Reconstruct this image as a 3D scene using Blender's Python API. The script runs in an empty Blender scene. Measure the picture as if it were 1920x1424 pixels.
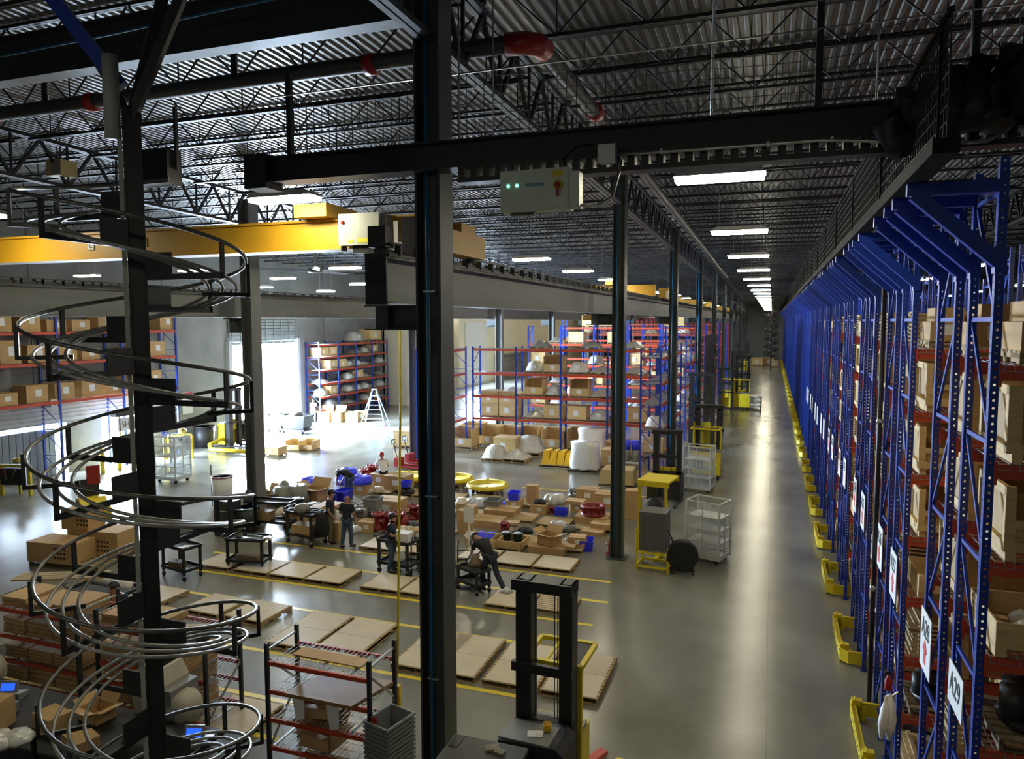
# Warehouse seen from a raised platform: aisle, racks, assembly floor, spiral rod chute
import bpy, math, random
from mathutils import Vector, Matrix
random.seed(7)
SC = bpy.context.scene
COL = SC.collection
PI = math.pi
R = math.radians

# ------------------------------------------------------------------ helpers
KIDS = {}


class MB:
    """collects faces of ONE mesh"""
    def __init__(s):
        s.v = []; s.f = []; s.sm = []

    def add(s, vs, fs, smooth=False):
        b = len(s.v)
        s.v += [tuple(p) for p in vs]
        s.f += [tuple(b + i for i in q) for q in fs]
        s.sm += [smooth] * len(fs)
        return s

    def box(s, x0, x1, y0, y1, z0, z1):
        s.add([(x0, y0, z0), (x1, y0, z0), (x1, y1, z0), (x0, y1, z0), (x0, y0, z1), (x1, y0, z1), (x1, y1, z1), (x0, y1, z1)],
              [(0, 3, 2, 1), (4, 5, 6, 7), (0, 1, 5, 4), (1, 2, 6, 5), (2, 3, 7, 6), (3, 0, 4, 7)])
        return s

    def cbox(s, c, d, rz=0, rx=0, ry=0):
        M = Matrix.Translation(Vector(c)) @ Matrix.Rotation(rz, 4, 'Z') @ Matrix.Rotation(ry, 4, 'Y') @ Matrix.Rotation(rx, 4, 'X')
        hx, hy, hz = d[0] / 2, d[1] / 2, d[2] / 2
        vs = [M @ Vector(p) for p in [(-hx, -hy, -hz), (hx, -hy, -hz), (hx, hy, -hz), (-hx, hy, -hz), (-hx, -hy, hz), (hx, -hy, hz), (hx, hy, hz), (-hx, hy, hz)]]
        s.add(vs, [(0, 3, 2, 1), (4, 5, 6, 7), (0, 1, 5, 4), (1, 2, 6, 5), (2, 3, 7, 6), (3, 0, 4, 7)])
        return s

    def bar(s, p0, p1, w, h=None, up=(0, 0, 1)):
        h = h or w
        p0, p1 = Vector(p0), Vector(p1)
        d = (p1 - p0).normalized()
        u = Vector(up)
        if abs(d.dot(u)) > .98:
            u = Vector((1, 0, 0))
        a = d.cross(u).normalized() * w / 2
        b = a.cross(d).normalized() * h / 2
        vs = [p + q for p in (p0, p1) for q in (-a - b, a - b, a + b, -a + b)]
        s.add(vs, [(0, 1, 2, 3), (7, 6, 5, 4), (0, 4, 5, 1), (1, 5, 6, 2), (2, 6, 7, 3), (3, 7, 4, 0)])
        return s

    def tube(s, pts, r, n=8, closed=False, caps=True):
        pts = [Vector(p) for p in pts]
        m = len(pts)
        vs = []
        for i, p in enumerate(pts):
            if closed:
                d = pts[(i + 1) % m] - pts[i - 1]
            else:
                d = pts[min(i + 1, m - 1)] - pts[max(i - 1, 0)]
            d.normalize()
            u = Vector((0, 0, 1)) if abs(d.z) < .95 else Vector((1, 0, 0))
            a = d.cross(u).normalized(); b = a.cross(d)
            rr = r[i] if isinstance(r, (list, tuple)) else r
            vs += [p + (a * math.cos(2 * PI * k / n) + b * math.sin(2 * PI * k / n)) * rr for k in range(n)]
        fs = []
        for i in range(m if closed else m - 1):
            j = (i + 1) % m
            for k in range(n):
                l = (k + 1) % n
                fs.append((i * n + k, i * n + l, j * n + l, j * n + k))
        if caps and not closed:
            fs.append(tuple(range(n))[::-1]); fs.append(tuple((m - 1) * n + k for k in range(n)))
        s.add(vs, fs, True)
        return s

    def lathe(s, prof, n=20, c=(0, 0, 0), smooth=True, axis='Z'):
        vs = []
        for (r, z) in prof:
            for k in range(n):
                a = 2 * PI * k / n
                p = (r * math.cos(a), r * math.sin(a), z)
                if axis == 'Y':
                    p = (p[0], p[2], p[1])
                if axis == 'X':
                    p = (p[2], p[0], p[1])
                vs.append((p[0] + c[0], p[1] + c[1], p[2] + c[2]))
        fs = []
        for i in range(len(prof) - 1):
            for k in range(n):
                l = (k + 1) % n
                fs.append((i * n + k, i * n + l, (i + 1) * n + l, (i + 1) * n + k))
        if prof[0][0] > 1e-4:
            fs.append(tuple(range(n))[::-1])
        if prof[-1][0] > 1e-4:
            fs.append(tuple((len(prof) - 1) * n + k for k in range(n)))
        s.add(vs, fs, smooth)
        return s

    def prism(s, poly, y0, y1, plane='XZ'):
        n = len(poly)
        mk = {'XZ': lambda a, b, t: (a, t, b), 'XY': lambda a, b, t: (a, b, t), 'YZ': lambda a, b, t: (t, a, b)}[plane]
        vs = [mk(a, b, y0) for a, b in poly] + [mk(a, b, y1) for a, b in poly]
        fs = [tuple(range(n)), tuple(range(n, 2 * n))[::-1]] + [(i, i + n, (i + 1) % n + n, (i + 1) % n) for i in range(n)]
        s.add(vs, fs)
        return s

    def ibeam(s, p0, p1, d, w, t=.02, up=(0, 0, 1)):
        """I section: d deep along up, w wide"""
        p0, p1, u = Vector(p0), Vector(p1), Vector(up).normalized()
        s.bar(p0, p1, t, d - t, up)
        s.bar(p0 + u * (d / 2 - t / 2), p1 + u * (d / 2 - t / 2), w, t, up)
        s.bar(p0 - u * (d / 2 - t / 2), p1 - u * (d / 2 - t / 2), w, t, up)
        return s

    def mesh(s, name):
        me = bpy.data.meshes.new(name)
        me.from_pydata(s.v, [], s.f)
        me.polygons.foreach_set('use_smooth', s.sm)
        me.update()
        return me

    def build(s, name, mat, parent=None, loc=None, rz=None):
        return link(name, s.mesh(name), mat, parent, loc, rz)


def link(name, data, mat=None, parent=None, loc=None, rz=None):
    o = bpy.data.objects.new(name, data)
    COL.objects.link(o)
    if mat is not None and data is not None:
        data.materials.append(mat)
    if parent is not None:
        o.parent = parent
        KIDS.setdefault(parent.name, []).append(o)
    if loc is not None:
        o.location = loc
    if rz is not None:
        o.rotation_euler = (0, 0, rz)
    return o


def tag(o, label=None, cat=None, group=None, kind=None):
    if label: o['label'] = label
    if cat: o['category'] = cat
    if group: o['group'] = group
    if kind: o['kind'] = kind
    return o


def thing(name, label, cat, loc=(0, 0, 0), rz=0, group=None):
    o = bpy.data.objects.new(name, None)
    o.empty_display_size = .1
    COL.objects.link(o)
    o.location = loc
    o.rotation_euler = (0, 0, rz)
    return tag(o, label, cat, group)


def struct(name, mb, m, parent=None):
    o = mb.build(name, m, parent)
    o['kind'] = 'structure'
    return o


def dup(o, loc=None, rz=None, label=None, group=None, parent=None, scale=None):
    c = o.copy()
    COL.objects.link(c)
    if parent is not None:
        c.parent = parent
        KIDS.setdefault(parent.name, []).append(c)
    if loc is not None: c.location = loc
    if rz is not None: c.rotation_euler = (0, 0, rz)
    if label: c['label'] = label
    if group: c['group'] = group
    if scale is not None: c.scale = scale
    for k in KIDS.get(o.name, []):
        dup(k, parent=c)
    return c


class Proto:
    """first call places the original, later calls copies"""
    def __init__(s, root): s.r = root; s.used = False

    def put(s, loc, rz=0, label=None, group=None, scale=None):
        if not s.used:
            s.used = True
            o = s.r
            o.location = loc; o.rotation_euler = (0, 0, rz)
            if label: o['label'] = label
            if group: o['group'] = group
            if scale is not None: o.scale = scale
            return o
        return dup(s.r, loc, rz, label, group, None, scale or (1, 1, 1))


# ------------------------------------------------------------------ camera: 25.7 mm on 36 mm, 7.5 m above the floor
F, YAW, PITCH, ROLL, CH = 1370., R(19.55), R(4.55), R(-0.11), 7.5
_sy, _cy, _sp, _cp = math.sin(YAW), math.cos(YAW), math.sin(PITCH), math.cos(PITCH)
_f = Vector((-_sy * _cp, _cy * _cp, -_sp)); _r = Vector((_cy, _sy, 0)); _u = _r.cross(_f)
RR = _r * math.cos(ROLL) + _u * math.sin(ROLL); UU = -_r * math.sin(ROLL) + _u * math.cos(ROLL)
cam_d = bpy.data.cameras.new('camera'); cam = bpy.data.objects.new('camera', cam_d); COL.objects.link(cam)
cam_d.sensor_width = 36; cam_d.lens = 36 * F / 1920; cam_d.clip_start = .1; cam_d.clip_end = 400
cam.matrix_world = Matrix(((RR.x, UU.x, -_f.x, 0), (RR.y, UU.y, -_f.y, 0), (RR.z, UU.z, -_f.z, CH), (0, 0, 0, 1)))
SC.camera = cam


def ray(px, py):
    return _f + RR * ((px - 960) / F) + UU * ((712 - py) / F)


def onz(px, py, z=0.0):
    """where a sight line of the survey meets the height z"""
    d = ray(px, py); t = (z - CH) / d.z
    return Vector((d.x * t, d.y * t, z))


def onx(px, py, x):
    d = ray(px, py); t = x / d.x
    return Vector((x, d.y * t, CH + d.z * t))


def ony(px, py, y):
    d = ray(px, py); t = y / d.y
    return Vector((d.x * t, y, CH + d.z * t))


# ------------------------------------------------------------------ materials
MATS = {}


def mat(name, col, rough=.6, metal=0., var=.12, scale=6., bump=0., emit=None, estr=1., detail=4., stretch=None, spec=.5, coat=0):
    if name in MATS: return MATS[name]
    m = bpy.data.materials.new(name); m.use_nodes = True
    nt = m.node_tree; N = nt.nodes; L = nt.links
    b = N['Principled BSDF']
    b.inputs['Roughness'].default_value = rough
    b.inputs['Metallic'].default_value = metal
    b.inputs['Specular IOR Level'].default_value = spec
    if coat: b.inputs['Coat Weight'].default_value = coat
    c = (col[0], col[1], col[2], 1)
    b.inputs['Base Color'].default_value = c
    if var > 0 or bump > 0:
        tc = N.new('ShaderNodeTexCoord'); mp = N.new('ShaderNodeMapping')
        L.new(tc.outputs['Object'], mp.inputs['Vector'])
        if stretch: mp.inputs['Scale'].default_value = stretch
        nz = N.new('ShaderNodeTexNoise'); nz.inputs['Scale'].default_value = scale; nz.inputs['Detail'].default_value = detail
        L.new(mp.outputs[0], nz.inputs['Vector'])
        oi = N.new('ShaderNodeObjectInfo')
        ad = N.new('ShaderNodeMath'); ad.operation = 'MULTIPLY_ADD'; ad.inputs[1].default_value = .35; ad.inputs[2].default_value = -.17
        L.new(oi.outputs['Random'], ad.inputs[0])
        sm = N.new('ShaderNodeMath'); sm.operation = 'ADD'
        L.new(nz.outputs['Fac'], sm.inputs[0]); L.new(ad.outputs[0], sm.inputs[1])
        rp = N.new('ShaderNodeMapRange'); rp.inputs['From Min'].default_value = .25; rp.inputs['From Max'].default_value = .75
        rp.inputs['To Min'].default_value = 1 - var; rp.inputs['To Max'].default_value = 1 + var
        L.new(sm.outputs[0], rp.inputs['Value'])
        mx = N.new('ShaderNodeVectorMath'); mx.operation = 'SCALE'; mx.inputs[0].default_value = col[:3]
        L.new(rp.outputs[0], mx.inputs['Scale']); L.new(mx.outputs[0], b.inputs['Base Color'])
        if bump > 0:
            bp = N.new('ShaderNodeBump'); bp.inputs['Strength'].default_value = bump; bp.inputs['Distance'].default_value = .02
            L.new(nz.outputs['Fac'], bp.inputs['Height']); L.new(bp.outputs[0], b.inputs['Normal'])
    if emit:
        b.inputs['Emission Color'].default_value = (*emit, 1); b.inputs['Emission Strength'].default_value = estr
    MATS[name] = m
    return m


BLACK = mat('black_steel', (.013, .013, .014), .42, 0, .2, 5)
DARK = mat('dark_grey_steel', (.045, .048, .05), .5, .2, .15, 3)
COLP = mat('column_paint', (.06, .066, .068), .48, .1, .12, 2)
COLHAZE = mat('column_paint_hazed', (.15, .16, .16), .5, .1, .1, 2)  # dark column paint lightened to stand in for haze glare
GREYBEAM = mat('grey_primer', (.21, .22, .215), .55, .1, .14, 1.3, stretch=(1, .3, 3))
JOIST = mat('joist_paint', (.022, .022, .024), .5, .3, .15, 3)
BLUE = mat('rack_blue', (.008, .04, .33), .38, 0, .12, 3)
ORANGE = mat('beam_orange', (.5, .06, .02), .45, 0, .12, 3)
REDP = mat('red_paint', (.33, .012, .012), .4, 0, .15, 5)
YELLOW = mat('yellow_paint', (.72, .56, .015), .42, 0, .1, 4)
CRANEY = mat('crane_yellow', (.5, .27, .012), .45, 0, .08, 2)
GALV = mat('galvanised_wire', (.42, .44, .44), .35, .8, .1, 6)
ROD = mat('rod_steel', (.3, .3, .28), .4, .3, .12, 8)
CARD = mat('cardboard', (.48, .31, .14), .8, 0, .14, 3)
CARD2 = mat('pale_card_sheet', (.6, .52, .39), .7, 0, .07, 2)
PINE = mat('pine_boards', (.62, .44, .2), .7, 0, .2, 4, stretch=(1, 1, 7), detail=6)
PLY = mat('plywood', (.42, .27, .09), .65, 0, .16, 3, stretch=(5, 5, 1), detail=5)
PINEP = mat('pallet_wood', (.45, .33, .17), .8, 0, .25, 5, stretch=(1, 6, 1))
OLDW = mat('weathered_wood', (.2, .15, .09), .85, 0, .3, 6, stretch=(1, 5, 1))
WRAP = mat('shrink_wrap', (.6, .6, .57), .22, 0, .2, 9, bump=.6, spec=.7)
PAPER = mat('white_paper', (.75, .75, .73), .6, 0, .04, 3)
BLUEPL = mat('blue_plastic', (.035, .05, .85), .35, 0, .08, 4)
GREYPL = mat('grey_plastic', (.22, .23, .23), .45, 0, .08, 4)
TEALPL = mat('teal_plastic', (.012, .045, .06), .4, 0, .1, 4)
REDC = mat('red_casting', (.24, .01, .01), .45, 0, .3, 12, bump=.3)
GREYC = mat('grey_casting', (.16, .155, .13), .55, .3, .3, 10, bump=.4)
BLACKPL = mat('black_plastic', (.015, .015, .016), .5, 0, .15, 5)
WHITEP = mat('white_enamel', (.72, .72, .7), .4, 0, .04, 3)
BOXG = mat('enclosure_grey', (.40, .42, .37), .45, 0, .05, 2)
CREAM = mat('cream_wall', (.86, .78, .6), .8, 0, .05, .6)
HOSE = mat('blue_air_pipe', (.01, .13, .3), .35, 0, .1, 3)
SKIN = mat('skin', (.36, .17, .11), .5, 0, .1, 9)
SHIRT = mat('navy_shirt', (.011, .016, .035), .85, 0, .2, 12, bump=.3)
BLKSH = mat('black_shirt', (.008, .008, .01), .85, 0, .2, 12, bump=.3)
JEANS = mat('blue_jeans', (.05, .085, .14), .85, 0, .2, 14, bump=.3)
DJEAN = mat('dark_jeans', (.022, .03, .042), .85, 0, .2, 14, bump=.3)
KHAKI = mat('khaki_trousers', (.16, .13, .08), .85, 0, .2, 14)
HAIR = mat('dark_hair', (.015, .01, .008), .6, 0, .3, 20)
BOOT = mat('brown_boot', (.05, .025, .015), .6, 0, .2, 8)
TYRE = mat('rubber', (.012, .012, .012), .8, 0, .1, 8)
ROPE = mat('matt_black', (.012, .012, .012), .8, 0, .1, 5, spec=.08)
BEIGE = mat('beige_plastic', (.42, .39, .31), .5, 0, .06, 3)
SCREEN = mat('blue_screen', (.02, .06, .4), .3, 0, 0, 1, emit=(.02, .12, 1.), estr=.7)
INK = mat('black_ink', (.01, .01, .01), .6, 0, 0)
REDINK = mat('red_ink', (.6, .02, .02), .6, 0, 0)
GREENL = mat('green_lamp', (.2, .8, .4), .3, 0, 0, 1, emit=(.25, 1., .6), estr=1.2)
WIRE = mat('net_cord', (.02, .02, .018), .7, 0, 0)
SILVER = mat('bare_steel', (.5, .5, .48), .3, .85, .1, 8)
TUBE = mat('lamp_diffuser', (.9, .9, .85), .5, 0, 0, 1, emit=(1., .93, .68), estr=42)
SKYL = mat('skylight_glow', (.9, .95, 1), .5, 0, 0, 1, emit=(.8, .9, 1.), estr=3)


def mat_upright():
    """blue upright face punched with keyholes every 5 cm (real see-through holes)"""
    m = mat('punched_blue', (.008, .04, .33), .36, 0, .1, 3)
    nt = m.node_tree; N = nt.nodes; L = nt.links; b = N['Principled BSDF']
    tc = N.new('ShaderNodeTexCoord'); sp = N.new('ShaderNodeSeparateXYZ'); L.new(tc.outputs['Object'], sp.inputs[0])

    def M(op, a, bb=None, c=None):
        n = N.new('ShaderNodeMath'); n.operation = op
        for i, q in enumerate((a, bb, c)):
            if q is None: continue
            if isinstance(q, (int, float)): n.inputs[i].default_value = q
            else: L.new(q, n.inputs[i])
        return n.outputs[0]
    z = M('SUBTRACT', M('FRACT', M('MULTIPLY', sp.outputs['Z'], 1 / .076)), .5)
    z = M('MULTIPLY', z, .076)
    geo = N.new('ShaderNodeNewGeometry')
    vt = N.new('ShaderNodeVectorTransform'); vt.vector_type = 'NORMAL'; vt.convert_from = 'WORLD'; vt.convert_to = 'OBJECT'
    L.new(geo.outputs['Normal'], vt.inputs[0])
    sn = N.new('ShaderNodeSeparateXYZ'); L.new(vt.outputs[0], sn.inputs[0])
    isx = M('GREATER_THAN', M('ABSOLUTE', sn.outputs['X']), .7)
    u = M('ADD', M('MULTIPLY', sp.outputs['Y'], isx), M('MULTIPLY', sp.outputs['X'], M('SUBTRACT', 1., isx)))
    r2 = M('ADD', M('MULTIPLY', z, z), M('MULTIPLY', u, u))
    hole = M('LESS_THAN', r2, .0125 ** 2)
    L.new(M('SUBTRACT', 1., hole), b.inputs['Alpha'])
    return m


PUNCH = mat_upright()


def mat_floor():
    m = bpy.data.materials.new('polished_concrete'); m.use_nodes = True
    nt = m.node_tree; N = nt.nodes; L = nt.links; b = N['Principled BSDF']
    tc = N.new('ShaderNodeTexCoord')
    n1 = N.new('ShaderNodeTexNoise'); n1.inputs['Scale'].default_value = .35; n1.inputs['Detail'].default_value = 6; n1.inputs['Roughness'].default_value = .5
    L.new(tc.outputs['Object'], n1.inputs['Vector'])
    mp = N.new('ShaderNodeMapping'); mp.inputs['Scale'].default_value = (.5, .16, 1); L.new(tc.outputs['Object'], mp.inputs['Vector'])
    n2 = N.new('ShaderNodeTexNoise'); n2.inputs['Scale'].default_value = 1.0; n2.inputs['Detail'].default_value = 3; L.new(mp.outputs[0], n2.inputs['Vector'])
    mx = N.new('ShaderNodeMath'); mx.operation = 'ADD'; L.new(n1.outputs['Fac'], mx.inputs[0]); L.new(n2.outputs['Fac'], mx.inputs[1])
    cr = N.new('ShaderNodeValToRGB'); L.new(mx.outputs[0], cr.inputs[0])
    cr.color_ramp.elements[0].position = .7; cr.color_ramp.elements[0].color = (.15, .145, .115, 1)
    cr.color_ramp.elements[1].position = 1.3; cr.color_ramp.elements[1].color = (.255, .25, .21, 1)
    hl = N.new('ShaderNodeMath'); hl.operation = 'MULTIPLY'; hl.inputs[1].default_value = .5
    L.new(mx.outputs[0], hl.inputs[0]); L.new(hl.outputs[0], cr.inputs[0])
    cr.color_ramp.elements[0].position = .38; cr.color_ramp.elements[1].position = .62
    # saw-cut joints every 4.4 m
    sp = N.new('ShaderNodeSeparateXYZ'); L.new(tc.outputs['Object'], sp.inputs[0])
    outs = []
    for ax, off in (('X', 4.47 - .15), ('Y', -.16)):
        a = N.new('ShaderNodeMath'); a.operation = 'ADD'; a.inputs[1].default_value = off + 440; L.new(sp.outputs[ax], a.inputs[0])
        q = N.new('ShaderNodeMath'); q.operation = 'MODULO'; q.inputs[1].default_value = 4.4; L.new(a.outputs[0], q.inputs[0])
        w = N.new('ShaderNodeMath'); w.operation = 'LESS_THAN'; w.inputs[1].default_value = .012; L.new(q.outputs[0], w.inputs[0]); outs.append(w)
    jm = N.new('ShaderNodeMath'); jm.operation = 'MAXIMUM'; L.new(outs[0].outputs[0], jm.inputs[0]); L.new(outs[1].outputs[0], jm.inputs[1])
    mj = N.new('ShaderNodeMixRGB'); mj.inputs[2].default_value = (.1, .1, .085, 1)
    jf = N.new('ShaderNodeMath'); jf.operation = 'MULTIPLY'; jf.inputs[1].default_value = .6; L.new(jm.outputs[0], jf.inputs[0])
    L.new(jf.outputs[0], mj.inputs[0]); L.new(cr.outputs[0], mj.inputs[1]); L.new(mj.outputs[0], b.inputs['Base Color'])
    rr = N.new('ShaderNodeMapRange'); rr.inputs['To Min'].default_value = .19; rr.inputs['To Max'].default_value = .27
    L.new(n2.outputs['Fac'], rr.inputs['Value']); L.new(rr.outputs[0], b.inputs['Roughness'])
    b.inputs['Specular IOR Level'].default_value = .55
    return m


def mat_concrete_wall():
    m = mat('precast_concrete', (.24, .245, .24), .85, 0, .22, .5, bump=.1, detail=8)
    nt = m.node_tree; N = nt.nodes; L = nt.links; b = N['Principled BSDF']
    src = b.inputs['Base Color'].links[0].from_socket
    tc = N.new('ShaderNodeTexCoord'); sp = N.new('ShaderNodeSeparateXYZ'); L.new(tc.outputs['Object'], sp.inputs[0])
    ad = N.new('ShaderNodeMath'); ad.operation = 'ADD'; L.new(sp.outputs['X'], ad.inputs[0]); L.new(sp.outputs['Y'], ad.inputs[1])
    q = N.new('ShaderNodeMath'); q.operation = 'PINGPONG'; q.inputs[1].default_value = 4.0; L.new(ad.outputs[0], q.inputs[0])
    w = N.new('ShaderNodeMath'); w.operation = 'LESS_THAN'; w.inputs[1].default_value = .03; L.new(q.outputs[0], w.inputs[0])
    mx = N.new('ShaderNodeMixRGB'); mx.inputs[2].default_value = (.05, .05, .05, 1); L.new(w.outputs[0], mx.inputs[0]); L.new(src, mx.inputs[1])
    L.new(mx.outputs[0], b.inputs['Base Color'])
    return m


FLOORM = mat_floor(); CONC = mat_concrete_wall()
DECK = mat('roof_deck_steel', (.16, .16, .15), .42, .55, .16, 1.5, stretch=(3, .4, 1))

# ------------------------------------------------------------------ the setting
YE, XL, XR, YB = 153., -33., 30., -9.   # end wall, dock wall, right wall, wall behind
struct('floor', MB().box(XL - .3, XR + .3, YB - .3, YE + .3, -.25, 0), FLOORM)


def zb(y):
    """underside of the roof joists: the roof falls away from the platform"""
    return 12.2 - .0178 * (y - 12)


def zd(y):
    return zb(y) + .78


# roof deck: corrugated sheet with ribs along Y
mb = MB(); x = XL; prof = []
while x < XR:
    prof += [(x, 0), (x + .07, 0), (x + .095, .045), (x + .175, .045)]
    x += .20
prof.append((x, 0))
n = len(prof)
vs = [(px, YB, zd(YB) + pz) for px, pz in prof] + [(px, YE, zd(YE) + pz) for px, pz in prof]
mb.add(vs, [(i, i + 1, n + i + 1, n + i) for i in range(n - 1)])
struct('ceiling', mb, DECK)
struct('wall_back', MB().box(XL, XR, YB - .3, YB, 0, 13.6), CONC)
struct('wall_end', MB().box(XL, XR, YE, YE + .3, 0, 13.6), CONC)
struct('wall_right', MB().box(XR, XR + .3, YB, YE, 0, 13.6), CONC)

# dock wall with its openings: (y0, y1, z0, z1)
opens = [(22.9, 26.6, 0, 2.55), (28.6, 31.3, 0, 3.1), (38.3, 45.2, 0, 6.1)]
mb = MB(); y = YB
for (a, b_, z0, z1) in opens:
    mb.box(XL - .3, XL, y, a, 0, 13.6); mb.box(XL - .3, XL, a, b_, z1, 13.6); y = b_
mb.box(XL - .3, XL, y, YE, 0, 13.6)
struct('wall_left', mb, CONC)
# office block in cream behind the racks
mb = MB().box(XL, XL + .15, 58.2, 150, 0, 8.6).box(XL, -29.2, 58.2, 58.35, 0, 8.6).box(-29.35, -29.2, 58.2, 66.5, 0, 8.6)
struct('wall_office', mb, CREAM)

mb = MB().box(-32.84, -32.78, 76.5, 83, 0, 7.4)
for i in range(14): mb.box(-32.78, -32.75, 76.5, 83, .3 + .5 * i, .34 + .5 * i)
o = mb.build('door_3', mat('white_door', (.8, .8, .78), .5, 0, .04, 1)); o['kind'] = 'structure'
mb = MB().box(-32.84, -32.4, 86, 112, 3.1, 3.3).box(-32.84, -32.6, 86, 112, 0, 3.1)
o = mb.build('trim_3', mat('office_front', (.3, .28, .24), .6, 0, .3, 1)); o['kind'] = 'structure'

# ------------------------------------------------------------------ world, daylight
w = bpy.data.worlds.new('daylight'); SC.world = w; w.use_nodes = True
w.node_tree.nodes['Background'].inputs[0].default_value = (.75, .87, 1, 1); w.node_tree.nodes['Background'].inputs[1].default_value = 6.


def area(name, loc, rot, sx, sy, power, col):
    d = bpy.data.lights.new(name, 'AREA'); d.shape = 'RECTANGLE'; d.size = sx; d.size_y = sy; d.energy = power; d.color = col
    o = bpy.data.objects.new(name, d); COL.objects.link(o); o.location = loc; o.rotation_euler = rot
    return o


# daylight standing in the three open doorways of the dock wall, pointing in (+X)
DL = (.62, .79, 1)
area('daylight_big_door', (XL - .35, 41.75, 3.05), (0, R(-90), 0), 6.0, 6.8, 24000, DL)
area('daylight_fill_office_door', (-32.7, 79.75, 5.3), (0, R(-90), 0), 4.0, 6.3, 5500, DL)  # added lamp before the solid office door, standing in for daylight
area('daylight_dock', (XL - .35, 29.95, 1.6), (0, R(-90), 0), 3.0, 2.6, 4200, DL)
area('daylight_dock_slit', (XL - .35, 24.75, 1.3), (0, R(-90), 0), 2.5, 3.6, 700, DL)

SC.view_settings.view_transform = 'Standard'; SC.view_settings.look = 'None'; SC.view_settings.gamma = 1
SC.view_settings.exposure = .8; SC.view_settings.use_curve_mapping = False
SC.cycles.max_bounces = 6; SC.cycles.diffuse_bounces = 3; SC.cycles.glossy_bounces = 3; SC.cycles.transparent_max_bounces = 12
SC.cycles.use_denoising = True
SC.cycles.caustics_reflective = False; SC.cycles.caustics_refractive = False; SC.cycles.sample_clamp_indirect = 4

# ------------------------------------------------------------------ steel columns, beams, joists
CX, CY0, BAY = -4.47, 9.36, 13.2


def column_mesh(h, d=.38, w=.42, t=.03):
    """flanges face +-X, web between, plus base plate"""
    m = MB()
    m.box(-d / 2, -d / 2 + t, -w / 2, w / 2, 0, h).box(d / 2 - t, d / 2, -w / 2, w / 2, 0, h).box(-d / 2 + t, d / 2 - t, -.012, .012, 0, h)
    return m.mesh('shaft')


base_me = MB().box(-.3, .3, -.32, .32, 0, .03).mesh('base_plate'); base_me.materials.append(COLP)
cap_me = MB().box(-.19, .19, -.21, .21, -.02, 0).mesh('cap_plate')
pipe_me = MB().tube([(0, 0, 0.6), (0, 0, 12.1)], .025, 8).mesh('air_pipe'); pipe_me.materials.append(HOSE)
ORD = ['first', 'second', 'third', 'fourth', 'fifth', 'sixth', 'seventh', 'eighth', 'ninth', 'tenth', 'eleventh', 'twelfth', 'thirteenth', 'fourteenth', 'fifteenth',
       'sixteenth', 'seventeenth', 'eighteenth', 'nineteenth', 'twentieth', 'twenty-first', 'twenty-second', 'twenty-third', 'twenty-fourth', 'twenty-fifth', 'twenty-sixth',
       'twenty-seventh', 'twenty-eighth', 'twenty-ninth', 'thirtieth', 'thirty-first', 'thirty-second', 'thirty-third', 'thirty-fourth', 'thirty-fifth', 'thirty-sixth', 'thirty-seventh', 'thirty-eighth']
shaft_me = column_mesh(12.15); shaft_me.materials.append(COLP)
shaft_hazed = column_mesh(12.15); shaft_hazed.materials.append(COLHAZE)
for k in range(11):
    y = CY0 + BAY * k
    lab = 'dark grey wide-flange column with blue air pipe, nearest and largest' if k == 0 else 'dark grey steel column beside the aisle, %s from the near end' % ORD[k]
    c = thing('steel_column', lab, 'column', (CX, y, 0), 0, 'steel columns along the aisle')
    s = link('shaft', shaft_me, None, c); s.scale.z = (zb(y) + .0) / 12.15
    link('base_plate', base_me, None, c)
    if k < 4:
        o = link('air_pipe', pipe_me, None, c, (-.03 if k else .01, -.24, 0)); o['label'] = 'blue compressed air pipe'
    if k == 0:
        mb = MB()
        for z in (2.4, 5.05, 7.9):
            mb.box(-.05, .12, -.27, -.2, z, z + .02)
        mb.build('pipe_clip', SILVER, c)
        MB().tube([(.01, -.24, .9), (.01, -.24, .62), (.05, -.24, .56), (.2, -.24, .56)], .02, 8).build('drop_leg', HOSE, c)
    # corbel for the crane runway on the column's left
    MB().box(-1.02, -.19, -.2, .2, 7.71, 7.73).box(-1.02, -.19, -.2, .2, 7.38, 7.40).box(-.88, -.19, -.012, .012, 7.4, 7.71).box(-.86, -.66, -.16, .16, 7.4, 7.71).build('corbel', COLP, c)
for k in range(10):
    y = 22.5 + BAY * k
    c = thing('steel_column', 'haze-lightened steel column under the far crane runway, %s from the near end' % ORD[k], 'column', (-18.3, y, 0), 0, 'steel columns in the middle of the hall')
    s = link('shaft', shaft_hazed, None, c); s.scale.z = zb(y) / 12.15
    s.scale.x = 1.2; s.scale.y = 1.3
    link('base_plate', base_me, None, c)
    MB().box(-1.1, -.2, -.22, .22, 7.60, 7.64).box(-1.0, -.2, -.015, .015, 7.1, 7.6).box(-1.0, -.2, -.2, .2, 7.1, 7.13).build('corbel', COLP, c)

# crane runway beams (along Y)
def runway(x, y0, y1, z0, z1, label, seg):
    t = thing('crane_runway', label, 'crane runway', (x, y0, 0))
    L_ = y1 - y0
    MB().ibeam((0, 0, (z0 + z1) / 2), (0, L_, (z0 + z1) / 2), z1 - z0, .36, .025).build('girder', GREYBEAM, t)
    MB().box(-.2, .2, 0, L_, z1, z1 + .05).build('cap_channel', DARK, t)
    MB().box(-.03, .03, 0, L_, z1 + .05, z1 + .13).build('rail', DARK, t)
    m = MB(); yy = .3
    while yy < L_:
        m.box(.12, .22, yy, yy + .03, z1 + .02, z1 + .2); m.box(-.22, -.12, yy, yy + .03, z1 + .02, z1 + .2); yy += .62
    m.box(.2, .23, 0, L_, z1 + .17, z1 + .2)
    m.build('cable_guard', DARK, t)
    return t


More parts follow.
